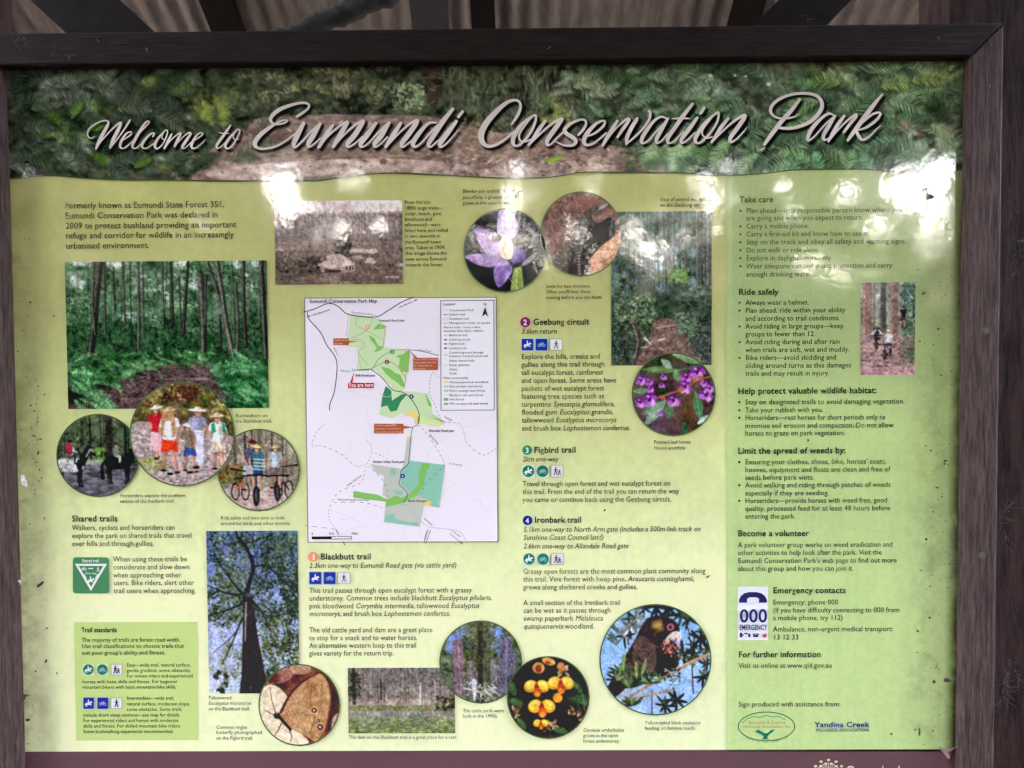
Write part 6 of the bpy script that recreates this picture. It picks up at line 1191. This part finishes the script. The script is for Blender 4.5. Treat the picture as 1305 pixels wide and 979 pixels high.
# government mark on the brown footer
CR = (226, 214, 190); cs = []
for k in range(13):
    a_ = math.pi*(k/12); cs.append((circ(1055.5-19*math.cos(a_)*(.72 if k % 2 else 1), 984-16*math.sin(a_)*(.72 if k % 2 else 1), 2.2, 1.5, 8), CR)); cs.append((seg(1055.5-6*math.cos(a_), 984-6*math.sin(a_), 1055.5-15*math.cos(a_), 984-13*math.sin(a_), .8), CR))
cs += [(circ(1055.5, 985, 6, 7, 16), CR), (circ(1055.5, 985, 4.4, 5.2, 16), (128, 104, 96)), (rect(1054.6,980,1056.4,990), CR), (seg(1051.5,985,1059.5,985,1.4), CR), (seg(1038,996,1073,996,2.4), CR)]
flats('crest_emblem', cs, foot, 3, 'cream coat of arms on the brown footer'); text_block('footer_lettering', [('Queensland', 1078, 986, 1146)], 11, foot, 3, 'b', (236, 226, 200), res=3, label='cream bold state name'); text_block('footer_lettering', [('Government', 1078, 999, 1146)], 9, foot, 3, '', (236, 226, 200), res=3)

# ------------------------------------------------------------------ the park map
WHT = (230, 222, 230)
mp = flats('park_map', [([(388.0,379.6),(632.8,378.6),(635.0,690.8),(392.4,691.4)], (92, 92, 92)), ([(388.9,380.5),(631.9,379.5),(634.1,689.9),(393.3,690.5)], WHT)], sign, 3, 'white map of the park with green forest blocks')
k1 = 4.833
def A(*p): return [(380+x/k1, 370+y/k1) for x, y in p]
def B_(*p): return [(380+x/k1, 530+y/k1) for x, y in p]
LG, MG2, VG, GY, TE, OR, PL = (196, 216, 170), (136, 188, 104), (70, 136, 98), (190, 192, 180), (142, 194, 172), (240, 206, 132), (206, 222, 160)
S_ = [(A((322,152),(480,165),(545,222),(530,352),(690,372),(660,600),(645,618),(590,610),(480,492),(360,492),(375,355),(300,345),(308,285)), LG),
 (A((500,205),(545,222),(520,240),(462,243),(480,220)), MG2), (A((435,275),(470,295),(492,340),(530,350),(505,372),(470,382),(485,352),(450,310)), MG2),
 (A((690,375),(680,505),(640,500),(620,470),(630,420),(600,405),(650,395),(668,375)), MG2), (A((510,470),(560,480),(600,510),(630,520),(660,590),(640,595),(600,560),(575,545),(540,515)), MG2),
 (A((540,590),(645,618),(800,635),(820,700),(830,760),(900,810))+B_((905,35),(872,68),(760,50),(720,20),(690,0),(640,-20))+A((575,790),(500,765)), LG),
 (A((540,590),(575,620),(578,680),(640,640),(672,640),(630,690),(610,740),(570,748),(550,710),(510,720),(520,650)), VG), (A((780,635),(815,690),(825,715),(805,712)), MG2), (A((690,740),(740,755),(750,815))+B_((745,52),(715,45),(720,10),(650,-4)), OR), (A((750,770),(900,810))+B_((905,30),(870,66),(750,48)), PL),
 (B_((672,128),(702,130),(688,290),(690,312),(650,300)), GY), (B_((672,124),(704,128),(702,142),(670,140)), OR),
 (B_((445,296),(640,325),(655,285),(905,302),(868,565),(775,552),(752,682),(528,652),(542,500),(520,488),(530,370),(480,350)), GY), (B_((640,325),(690,275),(905,302),(868,565),(780,545),(760,490),(690,500),(680,460),(640,430),(632,400)), TE),
 (B_((770,290),(825,293),(790,340),(775,430),(720,500),(640,540),(545,560),(540,520),(600,490),(640,505),(700,470),(745,420),(740,350)), MG2), (B_((342,462),(490,485),(545,512),(545,528),(340,502)), MG2), (B_((770,505),(820,530),(815,556),(775,552)), OR), (B_((572,318),(605,330),(600,362),(565,368)), TE), (B_((545,610),(600,600),(590,630),(650,650),(740,655),(740,680),(528,650)), TE), (B_((590,455),(650,462),(640,490),(600,480)), TE)]
RD, RT, GYL = (62, 58, 64), (176, 140, 110), (176, 170, 174)
def rd(pts, w_, c): 
    for s in path(spline(pts, 5, False), w_): S_.append((s, c))
for i in range(26):                             # faint creeks and contours
    x, y = rng.uniform(400, 620), rng.uniform(395, 680); a_ = rng.uniform(0, 6.28); pts = [(x, y)]
    for j in range(4): a_ += rng.normal(0, .6); pts.append((float(np.clip(pts[-1][0]+11*math.cos(a_), 394, 629)), float(np.clip(pts[-1][1]+11*math.sin(a_), 384, 686))))
    rd(pts, .45, (212, 204, 214))
S_ += [(s, (176,120,110)) for s in path(A((322,152),(308,285)), .5)+path(A((545,222),(530,352)), .5)+path(A((690,372),(660,600)), .6)]
rd(A((44,138),(110,120),(200,85),(260,105),(322,152),(480,168),(560,130),(640,80),(718,46)), 1.15, RD); rd(A((70,138),(80,180),(150,260),(190,340),(240,410),(252,480),(236,620),(208,700),(208,738)), 1.15, RD)
rd(A((372,165),(370,215),(430,250),(530,305)), .5, RT); rd(A((480,168),(430,250),(340,300),(400,310),(420,350),(380,380),(440,460)), .5, RT); rd(A((375,355),(400,490)), .5, (150,176,110))
rd(A((360,492),(460,485),(510,420),(600,370),(690,368)), .7, (86,150,90)); rd(A((460,485),(550,440),(610,460),(668,530)), .6, (176,80,90)); rd(A((460,485),(530,540),(590,610),(650,625),(700,660),(752,750),(748,820)), .9, (60,62,80)); rd(A((690,368),(760,375),(872,402)), .8, RD); rd(A((360,492),(460,485)), .9, (70,86,70))
rd(B_((748,0),(745,48),(710,80),(692,250),(686,290),(645,330),(640,372),(632,410),(680,460),(675,500),(655,522)), .8, (64,74,110)); rd(B_((655,522),(700,560),(760,630),(820,670),(900,680),(1000,700),(1050,770)), .6, GYL)
for pts in (A((835,505),(818,560),(820,640),(850,700),(880,780),(910,830)), B_((910,35),(1000,45),(1030,110),(1045,160),(1140,232),(1222,190)), A((835,505),(890,540)), B_((760,55),(820,130),(880,230),(900,300),(800,400),(760,490)), B_((180,45),(130,100),(105,180),(160,175),(280,225),(370,298),(430,285)), B_((430,135),(465,180),(460,240),(430,310),(400,400),(270,455),(210,560),(215,630),(250,680)), B_((470,215),(540,240)), B_((65,658),(240,680)), B_((240,520),(420,520),(540,555)), B_((450,300),(540,390),(570,500),(560,550))):
    sp = spline(pts, 7, False)
    for i in range(0, len(sp)-1, 2): S_.append((seg(*sp[i], *sp[i+1], .6), (112,106,114)))
rd(B_((250,680),(270,715)), .9, RD); rd(B_((800,690),(785,765)), .6, RD); rd(B_((825,685),(795,770)), .6, RD); rd(B_((296,755),(306,778)), .7, RD)
for c_, a_ in ((A((90,165))[0], 2.9), (A((735,68))[0], -.45), (B_((1010,762))[0], .7)): S_.append(([(c_[0]+3*math.cos(a_), c_[1]+3*math.sin(a_)), (c_[0]+1.4*math.cos(a_+2.2), c_[1]+1.4*math.sin(a_+2.2)), (c_[0]+1.4*math.cos(a_-2.2), c_[1]+1.4*math.sin(a_-2.2))], (60,58,60)))
rd(A((90,165),(210,125)), .5, RD); rd(A((735,68),(630,115)), .5, RD); rd(B_((940,705),(1010,762)), .5, RD)
for p in (A((358,490))[0], A((686,368))[0], B_((745,50))[0], B_((655,525))[0], A((485,168))[0]): S_.append((circ(*p, 1.7, None, 12), (120,116,124))); S_.append((circ(*p, 1.1, None, 12), (226,220,226)))
flats('map_drawing', S_, mp, 3.6)
def cb(pts, tip, lines, cap, c_, cn, nm='map_callout', lab=None):
    o = flats(nm, [(A(*tip) if tip[0][1] < 900 else tip, c_)] + [(A(*pts), c_)], mp, 4.4, lab); 
    return o
RC = (172, 96, 72)
def callout(x0, y0, x1, y1, tip, lines, c_=RC, cn=(226, 190, 172), cap=2.3, lab=None, conv=A, bold=''):
    o = flats('map_callout', [(conv(*tip), c_), (conv((x0, y0), (x1, y0), (x1, y1), (x0, y1)), c_)], mp, 4.6, lab); (xa, ya), (xb, yb) = conv((x0, y0), (x1, y1)); n_ = len(lines); h = (yb-ya)/n_
    text_block('callout_lettering', [(t, xa+.8, ya+h*(i+.78), xa+.8+(xb-xa-1.6)*f_) for i, (t, f_) in enumerate(lines)], cap, o, 5.4, bold, cn); return o
callout(218, 296, 314, 338, [(300,312),(372,314),(300,326)], [('Cattle yards', .95), ('and dam', .62)], lab='small brown callout at the cattle yards')
callout(708, 416, 862, 492, [(688,372),(720,420),(740,420)], [('First creek crossing', 1.0), ('impassable and may', .95), ('be closed due to', .78), ('rain or fire', .5)], lab='large brown callout about the creek crossing')
callout(468, 48, 650, 108, [(640,60),(712,70),(640,82)], [('Trail through swamp', .78), ('paperbark woodland is', .92), ('seasonally wet and boggy', 1.0)], conv=B_, lab='brown callout about the swampy section')
yh = callout(308, 570, 468, 602, [(320,572),(347,498),(336,572)], [('You are here', 1.0)], (196, 46, 66), (244, 222, 224), 5.2, 'bright red You are here tag', bold='b')
for n_, p, c_ in (('1', A((428,230))[0], (238,170,110)), ('2', A((548,442))[0], (150,60,120)), ('3', A((580,380))[0], (60,136,100)), ('4', A((698,655))[0], (50,66,140)), ('4', B_((645,370))[0], (50,66,140))):
    o = flat('map_badge', circ(*p, 2.9, None, 20), c_, mp, 4.8); text_block('numeral', [(n_, p[0]-1.1, p[1]+1.6, p[0]+.8)], 3.2, o, 5.6, 'b', (240,236,240))
DKT = (58, 54, 62)
def mt_(t, p, x1, cap, st='', ang=0.0, conv=A, col=DKT):
    (xa, ya), (xb, _) = conv(p, (x1, p[1])); return (t, xa, ya, xb)
text_block('map_title', [mt_('Eumundi Conservation Park Map', (73,79), 488, 0)], 4.6, mp, 5.2, 'b', DKT, 'map heading Eumundi Conservation Park Map', 3)
for q_ in [mt_('Eumundi Road gate', (500,194), 656, 0), mt_('Seib Road gate', (354,531), 476, 0), mt_('Allandale Road gate', (804,98), 960, 0, conv=B_), mt_('Hidden Valley Road gate', (462,289), 655, 0, conv=B_), mt_('North Arm gate', (678,529), 793, 0, conv=B_), mt_('0', (84,732), 94, 0, conv=B_), mt_('0.5', (194,730), 222, 0, conv=B_), mt_('1Km', (328,730), 368, 0, conv=B_)]: text_block('map_lettering', [q_], 3.0, mp, 5.2, 'b', DKT)
for t, p, x1, a_, cv_ in (('To Eumundi', (98,160), 205, .33, A), ('To Noosa', (632,110), 705, .45, A), ('Mill Road', (216,356), 265, -1.05, A), ('Eumundi Noosa Road', (330,140), 460, -.12, A), ('Memorial', (262,500), 325, -.1, A), ('Honeys Road', (740,372), 820, -.13, A), ('Allandale Road', (806,118), 885, -.85, B_), ('To Cooroy', (928,298), 1010, -.12, B_), ('Hidden Valley Road', (306,434), 412, .62, B_), ('North Arm Yandina Creek Road', (245,520), 437, -.02, B_), ('Bunya Road', (786,762), 850, 1.25, B_), ('To Yandina', (942,708), 1010, -.62, B_), ('Yandina Creek Road', (770,632), 840, -.7, B_), ('Tree Road', (900,782), 950, -.5, A)):
    text_block('map_lettering', [mt_(t, p, x1, 0, conv=cv_)], 2.5, mp, 5.2, '', DKT, ang=a_)
lg = flats('map_legend', [(A((876,63),(1208,60),(1210,739),(878,741)), (96,96,100)), (A((881,67),(1203,65),(1205,735),(883,737)), (232,224,232))], mp, 4.2, 'boxed legend at the upper right of the map')
flats('legend_keys', [(A((896,118),(920,118),(920,130),(896,130)), (200,196,200)), (A((898,120),(918,120),(918,128),(898,128)), WHT)]+[(A((896,y),(922,y),(922,y+4),(896,y+4)), c_) for y, c_ in ((149,(70,70,74)),(202,(150,146,150)),(276,(238,180,130)),(303,(190,80,70)),(329,(70,150,130)),(355,(70,80,130)),(396,(150,140,170)))]+[(circ(*A((909,y+2))[0], 1.3, None, 12), c_) for y, c_ in ((276,(238,180,130)),(303,(190,80,70)),(329,(70,150,130)),(355,(60,70,130)))]+[(A((896,175),(906,175),(906,179),(896,179)), (150,146,150)), (A((912,175),(922,175),(922,179),(912,179)), (150,146,150)), (A((896,460),(904,460),(904,464),(896,464)), (150,146,150)), (A((908,460),(916,460),(916,464),(908,464)), (150,146,150))]+[(A((898,y),(926,y),(926,y+14),(898,y+14)), c_) for y, c_ in ((558,(246,218,150)),(585,(200,202,188)),(612,(160,204,176)),(638,(214,230,196)),(665,VG),(692,MG2))]+[(A((1152,102),(1172,164),(1152,148),(1132,164)), (90,86,92)), (A((1152,102),(1152,146),(1135,161)), (40,38,42))], lg, 5)
text_block('legend_lettering', [mt_('Legend', (894,94), 966, 0), mt_('N', (1142,95), 1160, 0)], 3.6, lg, 5.4, 'b', DKT)
text_block('legend_lettering', [mt_(t, (x, y), x1, 0) for t, x, y, x1 in (('Conservation Park',930,130,1082),('Sealed road',930,156,1028),('Unsealed road',930,182,1050),('Management track, no access',930,208,1180),('Shared trails - horse riders,',896,235,1125),('mountain bike riders, walkers',896,257,1140),('Blackbutt trail',930,283,1040),('Geebung circuit',930,310,1060),('Figbird trail',930,336,1024),('Ironbark trail',930,363,1035),('Connecting track through',930,390,1140),('Sunshine Coast Council trail',930,412,1168),('Other shared trails',930,440,1086),('Steep sections',930,466,1054),('Gates',932,493,980),('Creek',932,518,978),('Plant communities',896,546,1048),('Swamp paperbark woodland',932,572,1170),('Dry eucalypt open forest',932,598,1136),('Moist eucalypt open forest',932,625,1152),('Blackbutt tall open forest',932,652,1140),('Vine forest',932,678,1022),('Wet eucalypt tall open forest',932,704,1170))], 2.7, lg, 5.4, '', DKT)
flats('scale_bar', [(B_((86,742),(330,740),(330,758),(86,760)), (60,56,60)), (B_((208,744),(326,743),(326,755),(208,756)), WHT)], mp, 4.4)

# ------------------------------------------------------------------ dirt, dead leaves and cobwebs
r3 = np.random.default_rng(5); mb = MB()
def speck(x, y, rx_, ry_, a_, jag=.3):
    n_ = 9; ca, sa = math.cos(a_), math.sin(a_); pts = []
    for i in range(n_):
        t = 2*math.pi*i/n_; k = 1+r3.normal(0, jag); u, v = rx_*k*math.cos(t), ry_*k*math.sin(t); q = P(x+u*ca-v*sa, y+u*sa+v*ca); pts.append((q[0], q[1]))
    z0 = 0.0031+0.0004*r3.random(); mb.prism([(a, -0.0029, z) for a, z in pts], [(a*0.5+0.5*pts[0][0], -z0-.0006, z*0.5+0.5*pts[0][1]) for a, z in pts])
for x, y, rx_, ry_, a_ in ((1176,374,2.4,1.5,-.3),(1194.5,419,1.9,1.4,0),(1171,435,1.3,1.2,0),(1198,478,1.6,1.2,.4),(1203,587,2,1.6,0),(1202,591,1.2,1,0),(1185,574,1.4,1,.3),(1178,568,1.4,.9,.8),(1193,621,1.8,1.3,.2),(1199,633,1.2,1,0),(1188,652,1.2,1,0),(1179,687,2.1,1.6,-.6),(1204.5,866,5,2.6,.1),(1189,868,1.4,2,.2),(1170.4,932,1.1,4,0),(1165,929,1,1.2,0),(1134.5,934,1.7,1.5,0),(1183,786.5,1.8,1.3,-.3),(1168,803,1.8,1.1,.4),(1029,561,.8,2.6,.1),(770.5,650,1.5,1.4,0),(901,734.5,2.2,1,-.6),(36.5,916,2.2,1.9,.2),(28,548,1.4,1,0),(40,385.5,1.6,1.2,0),(70,403,2,.8,.2),(24.5,448,1.4,1,0),(25.5,328,1,.8,0),(58,660,1,1.4,0),(60,842,1.8,2.8,.8),(47,855,1.4,1.2,0),(74,857,1.2,2,-.6),(52.5,744,4.2,2,-.7),(61,800,1.6,1,.3),(1187,930,1.2,1,0)): speck(x, y, rx_, ry_, a_)
for i in range(150):
    if i % 3: x = 1213-abs(r3.normal(0, 22)); y = r3.uniform(330, 950)
    else: x = 22+abs(r3.normal(0, 16)); y = r3.uniform(300, 950)
    speck(x, y, r3.uniform(.35, 1.0), r3.uniform(.35, .8), r3.uniform(0, 3))
for i in range(26): speck(49+r3.normal(0, 2.5)+4*math.sin(i), 488+i*5.6+r3.normal(0, 3), r3.uniform(.5, 2.0), r3.uniform(.4, .9), r3.uniform(0, 3))
d_ = mb.build('dirt_specks', M_GRIME, sign); d_['kind'] = 'stuff'

def leaf_obj(name, outline, mat, label, cat, curl, base=-0.004, thick=0.0006):
    """dry leaf: closed outline in photograph pixels, curled away from the panel"""
    sp = spline(outline, 4, True); cx_, cy_ = np.mean([p[0] for p in sp]), np.mean([p[1] for p in sp]); b = MB(); top, bot = [], []
    for x, y in sp:
        d = math.hypot(x-cx_, y-cy_); q = P3(x, y, base-curl*(d/10)**2*(0.6+0.4*math.sin(x*1.3))); top.append(q); bot.append(q+np.array([0, thick, 0]))
    c0 = P3(cx_, cy_, base); n_ = len(sp); b.v = [tuple(p) for p in top]+[tuple(p) for p in bot]+[tuple(c0), tuple(c0+np.array([0, thick, 0]))]
    for i in range(n_):
        j = (i+1) % n_; b.f += [[i, j, 2*n_], [n_+j, n_+i, 2*n_+1], [i, n_+i, n_+j, j]]
    return props(b.build(name, mat, smooth=True), label, cat)
leaf_obj('dry_leaf', [(1196,952.5),(1203,954),(1208,955),(1213,954),(1220,952.3),(1213.5,957),(1212,962),(1209.5,967.5),(1205,963),(1200,957)], M_DRY, 'pinkish dry leaf caught at bottom right corner of the green print', 'leaf', 0.004)
leaf_obj('curled_leaf', [(25.5,886),(30,885),(37,886.4),(33,888),(31.5,892),(28,896.5),(24.2,896.6),(27,891),(29.6,887.6)], M_BROWNLEAF, 'thin curled brown leaf stuck at lower left edge of sign', 'leaf', 0.003)
def web_hang(pts):
    b = MB()
    for p in pts: b.tube([P3(x, y, Y) for x, y, Y in p], 0.0005, 4)
    return b
b = web_hang([[(1182,236,-.003),(1184,243,-.0034),(1186,247,-.0034)], [(1180,242,-.003),(1183,250,-.0034),(1182,262,-.003)]])
for x, y, r_ in ((1187,251,2.8),(1185,249,1.8),(1180,241,1.5),(1182,247,1.2)): q = P3(x, y, -.0045); b.tube([q+np.array([-.0012*r_, 0, .0003*r_]), q+np.array([.0, -.0006, 0]), q+np.array([.0011*r_, 0, -.0004*r_])], [.0006*r_, .0012*r_, .0005*r_], 7)
props(b.build('leaf_scrap', M_BROWNLEAF), 'scrap of dead brown leaf on thread near upper right of sign', 'leaf scrap')
def cobweb(name, seeds, label, Y, n_=18, spread=24, thick=0.00009):
    b = MB()
    for (x0, y0), (x1, y1) in seeds:
        for i in range(n_):
            t = r3.random(); x, y = x0+(x1-x0)*t, y0+(y1-y0)*t; a_ = math.atan2(y1-y0, x1-x0)+r3.normal(0, .9); L = r3.uniform(3, spread); pts = []
            for j in range(5): pts.append(P3(x+L*j/4*math.cos(a_)+r3.normal(0, .25), y+L*j/4*math.sin(a_)+r3.normal(0, .25)+1.2*math.sin(math.pi*j/4), Y-r3.uniform(0, .004)))
            b.tube(pts, thick*r3.uniform(.6, 2.2), 4)
        for i in range(n_//5):
            t = r3.random(); q = P3(x0+(x1-x0)*t+r3.normal(0, 2), y0+(y1-y0)*t+r3.normal(0, 2), Y-.003); rr = r3.uniform(.0003, .0009); b.tube([q+np.array([-rr, 0, rr]), q, q+np.array([rr*.8, 0, -rr])], [rr*.3, rr, rr*.3], 6)
    return props(b.build(name, M_WEB), label, 'cobweb', 'dusty cobwebs on the sign timbers')
cobweb('cobweb', [((1286,232),(1292,300)),((1282,305),(1304,306)),((1292,300),(1297,350))], 'dusty cobweb on right post level with the Take care text', 0.03)
cobweb('cobweb', [((1278,845),(1285,890)),((1270,880),(1298,845)),((1283,860),(1275,900)),((1285,840),(1304,870))], 'tangled cobweb low on right post near the bottom corner', 0.03)
cobweb('cobweb', [((1272,640),(1284,700)),((1276,660),(1290,640))], 'faint cobweb on right post beside the lower frame screw', 0.03, 16)
cobweb('cobweb', [((8,62),(28,48)),((30,45),(46,84)),((62,70),(100,70))], 'wispy cobweb across the top left corner of the frame', -D-.0015, 6, 18, .00009)
cobweb('cobweb', [((1026,14),(1031,28))], 'small curl of cobweb above the top rail right of centre', 0.02, 5, 9)
cobweb('cobweb', [((1215,660),(1214,740))], 'long cobweb in gap between print and right frame rail', -.008, 40, 10, .00015)
b = MB()
for x, y, r_ in ((31,613,3.4),(30,608,2.2),(32,618,2.8),(29,615,2),(25,741,1.6),(26.5,744,1.2)):
    q = P3(x, y, -D+.004); rr = r_*.0012
    b.tube([q+np.array([-rr*.7, 0, rr]), q+np.array([0, -rr*.4, rr*.2]), q+np.array([rr*.5, 0, -rr])], [rr*.35, rr, rr*.4], 7)
M_FLUFF = plain('white_fluff', (0.62, 0.6, 0.6), 0.95, 0.15, 200); props(b.build('spider_egg_fluff', M_FLUFF, smooth=True), 'white spider egg fluff on left frame edge beside the horse riders', 'egg sac')
b = MB()
for x, y, a_ in ((124.5,52,.9),(88,73,1.2),(187,63,1.4),(700,61,-.6),(1196,49,1.2),(1262,110,1.4)):
    q = P3(x, y, -D-.0008); L = .0035; b.tube([q+np.array([-L*math.cos(a_), 0, L*math.sin(a_)]), q, q+np.array([L*math.cos(a_), 0, -L*math.sin(a_)])], [.0003, .0009, .0003], 5)
d2 = b.build('dust_flecks', M_WEB, frame); d2['kind'] = 'stuff'
